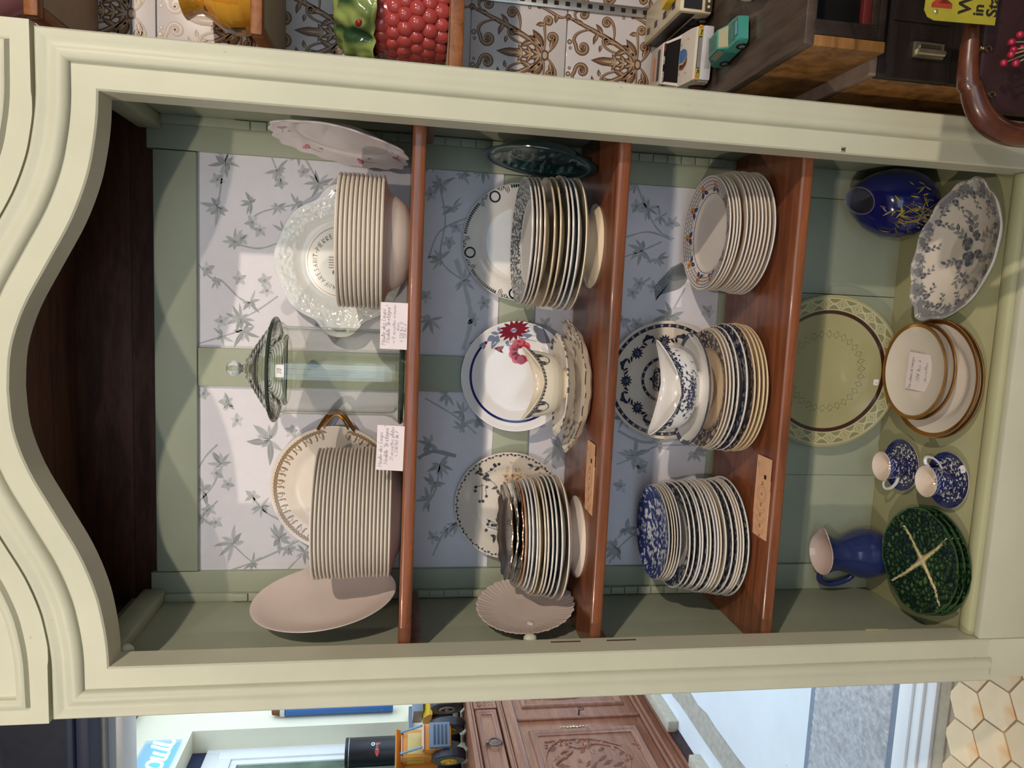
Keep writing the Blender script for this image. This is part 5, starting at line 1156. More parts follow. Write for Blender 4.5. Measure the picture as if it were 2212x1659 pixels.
# orange jug
OR = S(214, 140, 36); jg = thing('orange_jug', 'glazed orange pottery jug with flared mouth on the middle wall shelf', 'jug', (1.2180, .320, 1.364), (0, 0, .4))
k = MB(); pr = refine([(0, .004), (.04, .004), (.043, 0), (.048, .002), (.067, .014), (.0775, .034), (.079, .052), (.072, .076), (.056, .097), (.048, .112), (.049, .122), (.056, .132), (.0605, .139), (.058, .141), (.05, .132), (.044, .12), (.044, .11), (.06, .08), (.07, .05), (.05, .015), (0, .01)], .004)
k.lathe(pr, 64, OR, lambda i, j: (lambda v: S(86, 70, 40) if v > .36 else S(226, 160, 52) if v < -.1 else OR)(NZ.noise(Vector((cos(j*.098)*2.2, sin(j*.098)*2.2, pr[i][1]*26)))))
k.build('body', M_CER, jg)
k = MB(); k.tube(smooth_path([(.05, 0, .125), (.085, 0, .12), (.1, 0, .09), (.09, 0, .06), (.074, 0, .045)], 5), .008, 10, S(180, 96, 30)); k.build('handle', M_CER, jg)
# grape pitcher
gp = thing('grape_pitcher', 'ceramic pitcher shaped like a bunch of red grapes under green leaves on a wall shelf', 'pitcher', (1.2015, .302, zt3+.0007))
k = MB(); k.lathe([(0, .004), (.06, .004), (.064, 0), (.068, .003), (.0775, .03), (.0805, .07), (.077, .115), (.07, .135), (0, .14)], 48, S(170, 66, 66)); k.build('body', M_CER, gp)
k = MB(); k.ball((0, 0, 0), .0128, S(178, 70, 66), 14, 9, (1.08, .72, 1.2)); gm = k.mesh('grape'); gm.materials.append(M_CER)
for row in range(6):
    z = .0135+row*.0212; R_ = .0685+.0105*sin(pi*min(1, (row+.6)/5.4)); n = 21
    for j in range(n):
        a = 2*pi*(j+(.5 if row % 2 else 0))/n
        if sin(a) > .45: continue
        o = bpy.data.objects.new('grape', gm); COL.objects.link(o); o.parent = gp
        o.location = ((R_+.002)*cos(a)+jit(.001), (R_+.002)*sin(a)+jit(.001), z+jit(.0016)); o.rotation_euler = (jit(.15), jit(.15), a-pi/2+pi); q = random.uniform(.9, 1.08); o.scale = (q, q, q)
k = MB(); rows = []; cols = []; N = 150
for i in range(41):
    q = i/40; row = []; cr = []
    for j in range(N):
        t = 2*pi*j/N; lob = 1+.10*abs(sin(2.5*t))-.03
        a = q*1.42; rr = .093*sin(min(a, pi/2))**.5*lob if q > 0 else 0; z = .207-.084*(1-cos(a))**1.0*1.0*(1+.10*abs(sin(2.5*t)))
        vein = abs(sin(2.5*t+.0)); d2 = abs(sin(7.5*t)); e = Vector((rr*cos(t)*46, rr*sin(t)*46, z*46)); nn = NZ.noise(e)
        z += .006*(1-min(1, vein*3))*-1*q+.006*nn; rr *= 1+.09*nn+.05*sin(7*t+z*60)*q
        row.append((rr*cos(t), rr*sin(t), z))
        f_ = max(0, min(1, .35+2.2*NZ.noise(e*.55+Vector((3, 1, 0)))+.35*(1-min(1, vein*2.5)))); A_, B_ = S(44, 74, 42), S(150, 164, 92); f_ = f_ if q < .93 else 0
        cr.append(tuple(a_*f_+b_*(1-f_) for a_, b_ in zip(A_, B_)))
    rows.append(row); cols.append(cr)
rows.append([(x*.88, y*.88, z+.002) for x, y, z in rows[-1]]); k.grid(rows, (.3, .5, .2), True, True, lambda i, j: cols[min(i, 40)][j]); k.build('leaf_lid', M_CER, gp, ang=80)
k = MB(); k.ball((-.050, -.072, .158), .0085, S(150, 20, 30), 14, 9); k.build('berry', M_CER, gp)
k = MB(); k.tube(smooth_path([(.075, .02, .12), (.12, .03, .13), (.135, .035, .09), (.11, .03, .04), (.075, .02, .03)], 5), .009, 10, S(96, 110, 56)); k.build('handle', M_CER, gp)

# dark cabinet with an open black recess, on a dark trunk
ZT, ZM, YF = .521, .3875, -.10
tv = thing('wooden_cabinet', 'low dark veneered cabinet with black opening and oak side, toys standing on top', 'cabinet', (1.0715, YF, ZM))
D_ = YW-.012-YF; Wc = .62; Hc = ZT-ZM
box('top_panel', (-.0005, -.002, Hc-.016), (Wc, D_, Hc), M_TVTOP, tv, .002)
box('side_panel', (0, .0005, .0), (.016, D_, Hc-.0165), M_SIDEWOOD, tv, .001); box('side_panel', (Wc-.016, .0005, 0), (Wc, D_, Hc-.0165), M_SIDEWOOD, tv, .001)
box('bottom_panel', (.0165, .004, 0), (Wc-.0165, D_, .014), M_DARKWOOD, tv, .001); box('back_panel', (.0165, D_-.01, .0145), (Wc-.0165, D_, Hc-.017), M_DARKWOOD, tv, .001)
M_BLACK = mat('black_recess', S(14, 12, 12), .5, .3, noise=(20, .1)); M_RED = mat('red_lacquer', S(88, 30, 28), .4, .4, noise=(14, .15))
k = MB(); a0, a1, b0, b1 = .038, Wc-.03, .040, Hc-.018
for p, q in (((.0165, 0, .0145), (a0, .014, Hc-.0165)), ((a1, 0, .0145), (Wc-.0165, .014, Hc-.0165)), ((a0, 0, .0145), (a1, .014, b0-.014)), ((a0, 0, b1), (a1, .014, Hc-.0165))): k.box(p, q, bev=.001)
k.build('front_frame', M_DARKWOOD, tv); box('red_lip', (a0, .002, b0-.0138), (a1, .013, b0), M_RED, tv, .002); box('cavity_dark', (a0+.001, .05, .016), (a1-.001, .056, Hc-.018), M_BLACK, tv, 0)
box('cavity_dark', (a0-.018, .0145, .0145), (a0-.001, .056, Hc-.018), M_BLACK, tv, 0)  # black sheets stand in for the darkness inside the cavity
tr = thing('trunk', 'dark trunk with worn oak sides and a chrome latch under the toy cabinet', 'trunk', (1.0485, -.066, FLOOR))
Ht = ZM-FLOOR-.001; Dt = YW-.012+.066
M_TRUNK = mat('dark_trunk_board', S(40, 33, 31), .45, .3, wood=(S(26, 21, 20), (1, 8, 8), 5), bump=(40, .15))
M_TOPB = mat('grey_worn_board', S(124, 104, 92), .55, .3, noise=(30, .25))
box('side_panel', (0, .014, 0), (.02, Dt, Ht-.0125), M_SIDEWOOD, tr, .002); box('side_panel', (.64, .014, 0), (.66, Dt, Ht-.0125), M_SIDEWOOD, tr, .002)
box('front_panel', (.0, 0, 0), (.66, .0135, Ht-.1405), M_TRUNK, tr, .002); box('lid_front', (0, -.001, Ht-.139), (.66, .0135, Ht-.0125), M_TRUNK, tr, .002)
box('lid', (0, 0, Ht-.012), (.66, Dt, Ht), M_TOPB, tr, .002); box('inner_panel', (.085, -.004, Ht-.130), (.60, -.0008, Ht-.03), M_TRUNK, tr, .002)
p = at(1980, 106, Y=-.078); q = at(2043, 127, Y=-.078); lt = MB(); ox, oz = q.x-1.0485, q.z-FLOOR; w, h = p.x-q.x+.006, p.z-q.z
lt.box((ox, -.007, oz), (ox+w+.008, -.0012, oz+h), S(180, 172, 150), .001)
lat = lt.build('latch', M_METAL, tr); lt = MB(); lt.tube([(ox+w*.45, -.011, oz+.003), (ox+w*.45, -.011, oz+h-.003)], .005, 12, S(190, 184, 164)); lt.box((ox+w*.8, -.011, oz+.008), (ox+w*1.2, -.0072, oz+h-.008), S(120, 112, 96), .0005); lt.build('latch_roll', M_METAL, lat)

# ------------------------------------------------------------------ toys on the cabinet
def wheel(root, x, y, r, w, tyre, hub, name='wheel'):
    k = MB(); k.tube([(x-w/2, y, r), (x-w*.35, y, r), (x+w*.35, y, r), (x+w/2, y, r)], [r*.9, r, r, r*.9], 22, tyre)
    o = k.build(name, M_PLASTIC, root); k = MB()
    for s in (-1, 1): k.tube([(x+s*w*.42, y, r), (x+s*w*.54, y, r)], [r*.62, r*.5], 16, hub)
    k.build('hub', M_PLASTIC, o); return o
def car(name, label, loc, rot, L, W_, H, body, glass, prof=None, hubc=S(150, 40, 44), roofw=.74, group='toy vehicles on the dark cabinet'):
    root = thing(name, label, 'toy car', loc, (0, 0, rot), group)
    st = prof or [(0, .16, .50, .90), (.03, .13, .56, .97), (.12, .12, .60, 1), (.34, .12, .66, 1), (.6, .12, .68, 1), (.85, .12, .68, 1), (.97, .14, .62, .97), (1, .18, .55, .9)]
    k = MB(); rows = []
    for f_, a, b, wd in st:
        hw = W_/2*wd; y = f_*L; rows.append([(-hw, y, a*H), (-hw*1.0, y, b*H*.75), (-hw*.94, y, b*H), (0, y, b*H*1.02), (hw*.94, y, b*H), (hw, y, b*H*.75), (hw, y, a*H)])
    ids = k.grid(rows, body, True, False); k.f(ids[0], body); k.f(ids[-1][::-1], body); k.build('body', M_PLASTIC, root, ang=25)
    g = [(.30, .62), (.46, 1.0), (.78, 1.0), (.97, .64)]; k = MB(); rows = []
    for f_, t in g:
        hw = W_/2*(roofw if t > .9 else .93); rows.append([(-hw, f_*L, t*H), (hw, f_*L, t*H)])
    base = [[(-W_/2*.93, f_*L, .6*H), (W_/2*.93, f_*L, .6*H)] for f_, _ in g]
    for i in range(3):
        a, b = rows[i], rows[i+1]; k.poly([a[0], a[1], b[1], b[0]], body)
        k.poly([a[0], b[0], base[i+1][0], base[i][0]], body); k.poly([a[1], base[i][1], base[i+1][1], b[1]], body)
    k.poly([rows[3][0], rows[3][1], base[3][1], base[3][0]], body); cab = k.build('cabin', M_PLASTIC, root)
    def pane(p, q, r_, s_, f0=.1, f1=.88, g0=.06, off=.0007):
        P = [Vector(v) for v in (p, q, r_, s_)]; nn = (P[1]-P[0]).cross(P[3]-P[0]).normalized()*off
        if nn.z < 0 and abs(nn.z) > 1e-5: nn = -nn
        L0 = lambda u, v: (P[0].lerp(P[1], u)).lerp(P[3].lerp(P[2], u), v)+nn
        k = MB(); k.poly([L0(g0, f0), L0(1-g0, f0), L0(1-g0, f1), L0(g0, f1)], glass); k.poly([L0(g0, f0)-nn*.6, L0(1-g0, f0)-nn*.6, L0(1-g0, f1)-nn*.6, L0(g0, f1)-nn*.6], glass); k.build('window', M_PLASTIC, cab, recalc=False)
    pane(rows[0][0], rows[0][1], rows[1][1], rows[1][0]); pane(rows[3][0], rows[3][1], rows[2][1], rows[2][0])
    for s in (0, 1):
        o_ = Vector((-.0008 if s == 0 else .0008, 0, 0)); k = MB(); q = [Vector(base[1][s]).lerp(Vector(rows[1][s]), .2), Vector(base[2][s]).lerp(Vector(rows[2][s]), .2), Vector(base[2][s]).lerp(Vector(rows[2][s]), .85), Vector(base[1][s]).lerp(Vector(rows[1][s]), .85)]
        k.poly([v+o_ for v in q], glass); k.poly([v+o_*.5 for v in q], glass); k.build('window', M_PLASTIC, cab, recalc=False)
    for y in (.19, .80):
        for s in (-1, 1): wheel(root, s*W_*.45, y*L, H*.24, W_*.14, S(24, 22, 24), hubc)
    return root
WHC = S(222, 210, 198); CX, CY = 1.1545, .2130
rc = car('rally_car', 'white toy rally car with blue bonnet emblem and dark windscreen beside the armoire', (CX, CY, ZT+.0004), radians(-3.5), .208, .104, .074, WHC, S(26, 22, 22))
k = MB(); k.box((-.049, -.004, .010), (.049, .0035, .031), S(206, 202, 206), .004); k.box((-.027, -.0052, .014), (.027, -.0036, .024), S(176, 172, 178), .001); k.build('bumper', M_PLASTIC, rc)
k = MB(); k.box((-.038, -.0012, .0315), (.038, .003, .0385), S(34, 30, 30), .0008)
for i in range(4): k.box((-.027, -.0018, .0322+i*.0016), (.027, -.0010, .0329+i*.0016), S(190, 182, 172), 0)
k.build('grille', M_PLASTIC, rc)
for s in (-1, 1):
    k = MB(); k.box((s*.0285, -.0026, .0318), (s*.0435, .003, .0392), S(196, 172, 60), .0012); k.box((s*.0440, -.0016, .0318), (s*.0492, .005, .0385), S(226, 140, 40), .001)
    pn = Pen(k, lambda u, v, l: (u, -.0027-l, v), .0002)
    for q in range(7): pn.line([(s*(.030+random.random()*.012), .0328+random.random()*.005) for _ in range(2)], .0011, S(60, 48, 20), q % 3)
    k.build('headlight', M_PLASTIC, rc)
k = MB(); hz = lambda y: (.60+.06*(y/.208-.12)/.22)*.074*1.02; pn = Pen(k, lambda u, v, l: (u, v, hz(v)+.0006+l-abs(u)*.012), .0003)
def shield(x0, s, c, l):
    s *= 1.35; pn.poly([(x0-.009*s, .060), (x0+.009*s, .060), (x0+.010*s, .046), (x0+.006*s, .034), (x0, .030), (x0-.006*s, .034), (x0-.010*s, .046)], c, l)
for x0, s, c, l in ((-.006, 1.12, S(186, 40, 44), 0), (-.0045, 1.0, S(36, 30, 44), 1), (.002, 1.02, S(222, 190, 60), 2), (.0045, .95, S(44, 104, 178), 3)): shield(x0, s, c, l)
for x in (-.03, .032): pn.line([(x, .030), (x+.002, .036)], .002, S(190, 180, 170), 0); pn.line([(x*.9, .056), (x*.85, .064)], .002, S(194, 184, 174), 0)
k.build('bonnet_emblem', M_PLASTIC, rc, recalc=False)
k = MB(); ws = lambda f_: .0624+f_*.0333; wz = lambda f_: (.62+f_*.38)*.074
pn = Pen(k, lambda u, v, l: (u, ws(v)-.0016-l, wz(v)+.0014+l), .0002)
pn.poly([(-.037, .80), (.037, .80), (.036, .90), (-.036, .90)], S(24, 22, 24), 0); pn.poly([(.022, .80), (.036, .80), (.0355, .90), (.022, .90)], S(120, 40, 50), 1)
for t_, x0 in (('PEUGEOT', -.0355), ('TALBOT', -.004)): write(Pen(k, lambda u, v, l: (u, ws(.815+v*20)-.0018-l, wz(.815+v*20)+.0016+l), .0003), t_, (x0, 0), .0036 if False else .0048, .0009, S(222, 216, 212), 1, 0, 0, .95)
k.build('windscreen_strip', M_PLASTIC, rc, recalc=False)
k = MB(); k.box((-.030, .108, .0743), (.030, .120, .0752), S(40, 34, 34), .0002); k.box((-.024, .134, .0743), (.020, .142, .0752), S(196, 112, 70), .0002); k.build('roof_strip', M_PLASTIC, rc)
# teal car, coach, green truck, yellow block
tc_ = car('teal_car', 'small turquoise toy car with black louvre lines in front of the white rally car', (1.1525, .068, ZT+.0004), radians(8), .108, .046, .042, S(66, 142, 130), S(164, 156, 128), hubc=S(120, 120, 120),
          prof=[(0, .2, .55, .85), (.05, .16, .62, .97), (.18, .14, .66, 1), (.34, .14, .68, 1), (.6, .14, .68, 1), (.9, .14, .68, 1), (1, .2, .6, .92)])
k = MB(); pn = Pen(k, lambda u, v, l: (u, v, .0286+l+(v-.02)*.03), .0003)
for i in range(8): pn.line([(-.018, .010+i*.0030), (.018, .010+i*.0030)], .0009, S(20, 44, 44), 0)
pn.poly([(-.012, .001), (.010, .001), (.010, .0085), (-.012, .0085)], S(96, 150, 176), 1); pn.poly([(.012, .001), (.018, .001), (.018, .004), (.012, .004)], S(160, 40, 50), 2)
k.build('bonnet_lines', M_PLASTIC, tc_, recalc=False)
k = MB(); pn = Pen(k, lambda u, v, l: (u, v, .0424+l), .0003)
for i in range(9): pn.line([(-.014, .054+i*.0032), (.014, .054+i*.0032)], .0009, S(20, 44, 44), 0)
k.build('roof_lines', M_PLASTIC, tc_, recalc=False)
CO = S(206, 190, 160); cb = thing('toy_coach', 'long cream toy coach with dark windows and roof vents against the tiled wall', 'toy bus', (1.2315, .228, ZT+.0004), (0, 0, radians(-1)), 'toy vehicles on the dark cabinet')
k = MB(); k.box((0, 0, .008), (.072, .205, .074), CO, .006); k.build('body', M_PLASTIC, cb)
k = MB(); k.box((-.0007, .008, .040), (.0005, .200, .066), S(30, 26, 30), 0); k.build('side_window', M_PLASTIC, cb); k = MB(); k.box((-.0007, .03, .012), (.0005, .200, .036), S(52, 46, 50), 0)
for i in range(12): k.box((-.0010, .035+i*.0135, .014+jit(.003)), (-.0006, .044+i*.0135, .030+jit(.004)), random.choice((S(120, 36, 40), S(56, 60, 90), S(90, 80, 84), S(70, 60, 60))), 0)
k.build('luggage_window', M_PLASTIC, cb)
k = MB(); k.box((.006, -.0007, .030), (.066, .0005, .066), S(34, 32, 36), 0); k.build('windscreen', M_PLASTIC, cb)
k = MB(); k.box((.004, -.002, .010), (.068, .001, .024), S(60, 50, 44), .001)
for x in (.012, .022, .05, .06): k.ball((x, -.002, .017), .003, S(220, 200, 150), 8, 6)
k.build('lamp_panel', M_PLASTIC, cb)
for y in (.025, .075, .125, .17): box('roof_vent', (.014, y, .0741), (.026, y+.014, .0752), M_DKB, cb, .0004)
for y in (.035, .165):
    for x in (.004, .068): wheel(cb, x, y, .013, .012, S(24, 22, 24), S(150, 140, 130))
gt = thing('toy_truck', 'green toy truck with a cream cab and cream wheels at the front of the cabinet', 'toy truck', (1.190, .006, ZT+.0004), (0, 0, radians(-14)), 'toy vehicles on the dark cabinet')
k = MB(); k.box((-.006, 0, .009), (.034, .10, .024), S(36, 104, 48), .004); k.build('chassis', M_PLASTIC, gt)
k = MB(); k.box((-.006, .052, .0245), (.036, .096, .058), S(222, 210, 190), .005); k.box((-.002, .030, .0245), (.03, .051, .032), S(214, 202, 186), .003); k.build('cab', M_PLASTIC, gt)
for y in (.018, .078):
    for x in (-.004, .036): wheel(gt, x, y, .0095, .008, S(214, 204, 176), S(226, 218, 196))
k = MB(); k.prism([(0, 0), (.045, 0), (.052, .010), (.0, .014)], (0, .05), S(224, 186, 38), axis='y'); k.box((.010, -.001, .002), (.05, 0, .008), S(214, 120, 36), .0003)
o = tag(k.build('yellow_block', M_PLASTIC), 'yellow toy part lying on the roof of the cream coach', 'toy'); o.location = (1.262, .235, ZT+.0765); o.rotation_euler = (0, 0, .2)
# yellow tin sign with lettering
def text_mesh(txt, size, off=0, shear=0):
    c = bpy.data.curves.new('t', 'FONT'); c.body = txt; c.size = size; c.offset = off; c.shear = shear; c.resolution_u = 3
    o = bpy.data.objects.new('t', c); COL.objects.link(o); bpy.context.view_layer.update()
    me = bpy.data.meshes.new_from_object(o); bpy.data.objects.remove(o); bpy.data.curves.remove(c); return me
YS_ = -.278; pA = at(2006, 36, Y=YS_); pB = at(2149, 53, Y=YS_); hgt = pA.z-pB.z; slx = (at(2158, 12, Y=YS_)-pB).normalized()
sg = thing('tin_sign', 'yellow tin sign with a red M and black lettering hanging over the chair rail', 'sign', (pB.x-.001, YS_, pB.z), (radians(-4), radians(0), 0))
k = MB(); r_ = .012; k.prism([(0, 0), (.16, -.006), (.16, hgt-.004), (r_, hgt+.002), (r_*.3, hgt-.003), (0, hgt-r_)], (0, .0012), S(156, 144, 46), axis='y'); k.build('plate', mat('yellow_tin', rough=.35, attr=True, noise=(24, .2), spec=.5), sg)
M_INKB = mat('black_print', S(34, 28, 24), .5, noise=(40, .1)); M_INKR = mat('red_print', S(150, 52, 34), .45, noise=(40, .15))
for t_, sz, x, z, m_, of in (('M', .048, .017, hgt-.042, M_INKR, .0012), ('Wha', .030, .013, hgt-.075, M_INKB, .0008), ('in M', .025, .012, hgt-.0965, M_INKB, .0008), ('Stay', .027, .012, hgt-.121, M_INKB, .0008)):
    kk = hgt/.1195; sz, x, of = sz*kk, x*kk, of*kk; z = hgt+(z-hgt)*kk; me = text_mesh(t_, sz, of); me.materials.append(m_); o = bpy.data.objects.new('lettering', me); COL.objects.link(o); o.parent = sg; o.location = (x, -.0004, z); o.rotation_euler = (pi/2, 0, 0)
k = MB(); k.ball((.0105, -.0005, hgt-.013), .003, S(200, 196, 170), 12, 8, (1, .6, 1)); k.build('rivet', M_METAL, sg)
# bentwood chair in front
M_BENT = mat('dark_bentwood', S(92, 46, 26), .3, .5, wood=(S(58, 28, 17), (3, 3, 3), 9), coat=.4)
YC = -.25; pt = [at(x, y, Y=YC) for x, y in ((2088, -60), (2090, 60), (2092, 130), (2099, 190), (2112, 232), (2132, 262), (2158, 281), (2185, 290), (2213, 293))]
ch = thing('bentwood_chair', 'dark bentwood chair with rounded back standing before the right stile of the armoire', 'chair', (1.13, YC, FLOOR))
X0 = pt[-1].x; XM = 1.13; left = [(p.x-1.13, 0, p.z-FLOOR) for p in pt[2:]]; zl = left[-1][2]
path_ = [(-.20, .16, 0), (-.205, .10, .25), (-.208, .03, .45), (X0-1.13, 0, zl-.06)]+left[::-1]; path_ += [(-a, b, c) for a, b, c in path_[::-1]]
k = MB(); k.tube(smooth_path(path_, 4), [.0082+.0058*min(1, max(0, (abs(p_[0])-.06)/.12)) for p_ in smooth_path(path_, 4)], 12, S(110, 56, 30), True, 1.15); k.build('back_frame', M_BENT, ch)
k = MB(); k.box((-.175, .004, zl-.14), (.19, .016, pt[2].z-FLOOR-.022), S(48, 24, 22), .03)
k.build('back_panel', mat('maroon_leather', S(44, 20, 20), .5, .4, noise=(30, .15)), ch)
for (x, y) in ((2126, 104), (2134, 203), (2196, 271)):
    p = at(x, y, Y=YC-.0); k = MB(); cx_, cz_ = p.x-1.13, p.z-FLOOR
    for s in (-1, 1): k.tube([(cx_+.0035*s*cos(a)-.0*s, .001, cz_+s*.0075+.0045*sin(a)) for a in [i*pi/7 for i in range(13)]], .0011, 6, S(150, 120, 86))
    k.ball((cx_, .0015, cz_), .0026, S(160, 130, 90), 8, 6); k.build('brass_mount', M_METAL, ch)
k = MB(); k.lathe([(0, .45), (.17, .45), (.195, .445), (.2, .435), (.195, .425), (0, .42)], 40, S(96, 50, 28)); o = k.build('seat', M_BENT, ch); o.location = (0, -.17, 0)
for s in (-1, 1): k = MB(); k.tube([(s*.15, -.30, .425), (s*.175, -.34, 0)], [.016, .011], 12, S(96, 50, 28)); k.build('leg', M_BENT, ch)
# red berry sprig
bs = thing('berry_sprig', 'sprig of red artificial berries on pale wire stems before the chair back', 'sprig', tuple(at(2300, 110, Y=-.29))); bo = bs.location
BR = S(150, 24, 52)
k = MB(); k.ball((0, 0, 0), .0047, BR, 12, 8); bme = k.mesh('berry'); bme.materials.append(M_PLASTIC)
for x, y in ((2185, 91), (2184, 118), (2168, 136), (2194, 137), (2189, 108), (2203, 75), (2207, 103)):
    p = at(x, y, Y=-.285+jit(.006))-bo; o = bpy.data.objects.new('berry', bme); COL.objects.link(o); o.parent = bs; o.location = p
    k = MB(); k.tube([p, p*.5+Vector((.006, 0, .004)), (0, 0, 0)], .0009, 6, S(150, 140, 110)); k.build('stem', M_PLASTIC, bs)
# a fly on the right stile
p = at(1820, 323, Y=0); fy = thing('fly', 'small dark fly sitting on the right stile of the armoire', 'insect', (p.x, -.0012, p.z))
k = MB(); k.ball((0, -.0012, 0), .0018, S(40, 34, 30), 10, 6, (.8, .8, 1.5)); k.ball((0, -.0012, .0032), .0011, S(60, 36, 30), 8, 6); k.build('body', M_PLASTIC, fy)
for s in (-1, 1):
    k = MB(); k.poly([(0, -.002, .001), (s*.0036, -.0016, -.003), (s*.002, -.0016, -.0045), (0, -.002, -.001)], S(110, 100, 92)); k.build('wing', M_PLASTIC, fy)
    for q in (-1, 0, 1): k = MB(); k.tube([(s*.001, -.0008, q*.001), (s*.003, -.0012, q*.002+.0005), (s*.0042, .0011, q*.003)], .0002, 4, S(30, 26, 24)); k.build('leg', M_PLASTIC, fy)
# ================================================================== the yard beyond the doorway, left
XW = -2.2; CW = S(230, 222, 198)
M_RENDER = mat('cream_render', CW, .85, .15, noise=(3, .05), bump=(30, .25), speck=(S(170, 160, 140), 24, .74))
M_CONC = mat('pale_painted_concrete', S(222, 226, 230), .6, .3, noise=(4, .05), bump=(18, .2), speck=(S(196, 200, 204), 30, .72))
M_CEM = mat('bare_cement', S(178, 172, 160), .9, .1, noise=(26, .2), bump=(60, .5))
M_STONE = mat('kerb_stone', S(184, 174, 158), .85, .15, noise=(30, .15), bump=(50, .3))
M_SLATE = mat('slate_sill', S(96, 106, 124), .55, .3, noise=(20, .1))
M_OAK = mat('reddish_oak', S(150, 98, 74), .32, .45, wood=(S(120, 74, 56), (9, .8, 9), 4), bump=(40, .1), coat=.35)
struct(box('floor_yard', (-2.4, .721, FLOOR-.08), (3.2, 6.0, FLOOR-.003), M_CONC, bev=0))
yJ = at(890, 1558, X=XW).y; zTop = at(410, 1592, X=XW).z; zS = at(882, 1558, X=XW).z; zBeam = at(285, 1567, X=XW).z
k = MB(); k.box((XW-.25, .72, FLOOR-.05), (XW, 6, zS)); k.box((XW-.25, .72, zTop), (XW, 6, zBeam)); k.box((XW-.25, yJ, zS), (XW, 6, zTop)); k.box((XW-.25, .72, zS), (XW, 1.3, zTop))
wo = struct(k.build('wall_yard', M_RENDER))
struct(box('wall_yard_end', (-2.4, 6.0, FLOOR), (3.2, 6.2, 2.9), M_RENDER, bev=0))
struct(box('trim_2', (XW-.02, .72, zBeam-.005), (XW+.10, 6, zBeam+.11), mat('eaves_timber', S(132, 112, 92), .7, .2, wood=(S(98, 82, 66), (9, 1, 9), 5)), bev=.004)); struct(box('trim_3', (XW-.02, .72, zBeam+.115), (XW+.32, 6, zBeam+.14), M_UPVC, bev=.002))
# window in its reveal
w2 = struct(thing('window_2', None, None)); XI = XW-.155
p = at(700, 1600, X=XI); yF = at(480, 1618, X=XI).y+.02; zF = at(445, 1635, X=XI).z
M_SEAL = mat('dark_sealant', S(50, 56, 80), .7, .2, noise=(20, .1)); M_PANE = mat('garden_pane', S(92, 112, 92), .06, .6, noise=(5, .5), coat=.5)  # garden view in the glass is painted into the pane colour
box('sealant', (XI-.03, 1.3, zS), (XI, yJ, zTop), M_SEAL, w2, 0)
wF = at(600, 1600, X=XI).y-at(600, 1643, X=XI).y
for a, b, t in ((.0, .42*wF, .016), (.42*wF, .8*wF, .03), (.8*wF, wF, .018)):
    box('window_frame', (XI-.002, yF-b, zS), (XI+t, yF-a, zF-a), M_UPVC, w2, .004); box('window_frame', (XI-.002, 1.35, zF-b), (XI+t, yF-b-.0005, zF-a), M_UPVC, w2, .004)
box('glass', (XI-.001, 1.36, zS), (XI+.006, yF-wF-.0005, zF-wF-.0005), M_PANE, w2, 0)
struct(box('trim_4', (XI, 1.25, zS-.030), (XW+.075, at(882, 1530, X=XW+.06).y, zS-.001), M_SLATE, bev=.003))
# black canister
p = at(872, 1609, X=XW+.005); rC = .088; cn = thing('canister', 'glossy black metal canister with a small red emblem on the slate window sill', 'canister', (XW-.03, p.y, zS))
hC = at(748, 1609, X=XW-.03).z-zS; k = MB(); k.lathe([(0, hC), (rC*.96, hC), (rC, hC-.004), (rC, hC-.022), (rC*.985, hC-.024), (rC*.985, .006), (rC, .003), (rC, 0), (0, 0)], 56, S(20, 20, 26)); k.build('body', M_PLASTIC, cn)
k = MB(); k.tube([(rC*1.0*cos(t), rC*1.0*sin(t), hC-.024) for t in [2*pi*i/48 for i in range(49)]], .003, 6, S(180, 180, 186)); k.build('rim', M_METAL, cn)
k = MB(); aC = atan2(CAM.y-p.y, CAM.x-(XW-.03)); pn = Pen(k, lambda u, v, l: ((rC+l)*cos(aC+u/rC), (rC+l)*sin(aC+u/rC), v+hC), .0006)
zl_ = -hC*.52; pn.poly([(.006, zl_-.002), (.052, zl_-.012), (.052, zl_+.020), (.006, zl_+.020)], S(206, 62, 52), 0); pn.poly([(.004, zl_-.008), (-.028, zl_+.004), (-.030, zl_+.010), (-.002, zl_+.022), (.004, zl_+.02)], S(206, 62, 52), 0)
pn.ring((.044, zl_+.034), .0085, .006, S(226, 226, 230), 1, 20)
for i in range(4): pn.line([(.012+i*.009, zl_+.002), (.012+i*.009, zl_+.013), (.017+i*.009, zl_+.013)], .0018, S(232, 214, 208), 1)
k.build('emblem', M_PLASTIC, cn, recalc=False)
# blue pipe with rusty clamp
p0 = at(618, 1532, X=XW+.05); p1 = at(849, 1526, X=XW+.05); k = MB(); k.tube([(XW+.045, p0.y, p1.z), (XW+.045, p0.y, p0.z)], .040, 20, S(56, 104, 168))
pp = thing('drain_pipe', 'short length of chipped blue pipe fixed upright on the cream yard wall', 'pipe', (0, 0, 0)); k.build('pipe', mat('blue_paint', rough=.45, attr=True, speck=(S(214, 208, 190), 16, .70), noise=(10, .08)), pp)
M_RUST = mat('rust', S(120, 78, 58), .9, .1, noise=(50, .4), bump=(80, .6))
k = MB(); k.tube([(XW+.045, p0.y, p0.z+.005), (XW+.045, p0.y, p0.z+.035)], .043, 20, S(206, 206, 200)); k.build('collar', M_ATTR, pp); k = MB(); k.tube([(XW+.04, p0.y, p0.z+.036), (XW+.04, p0.y, p0.z+.06), (XW+.035, p0.y, p0.z+.09)], [.036, .03, .022], 12, S(120, 78, 58)); k.build('clamp', M_RUST, pp)
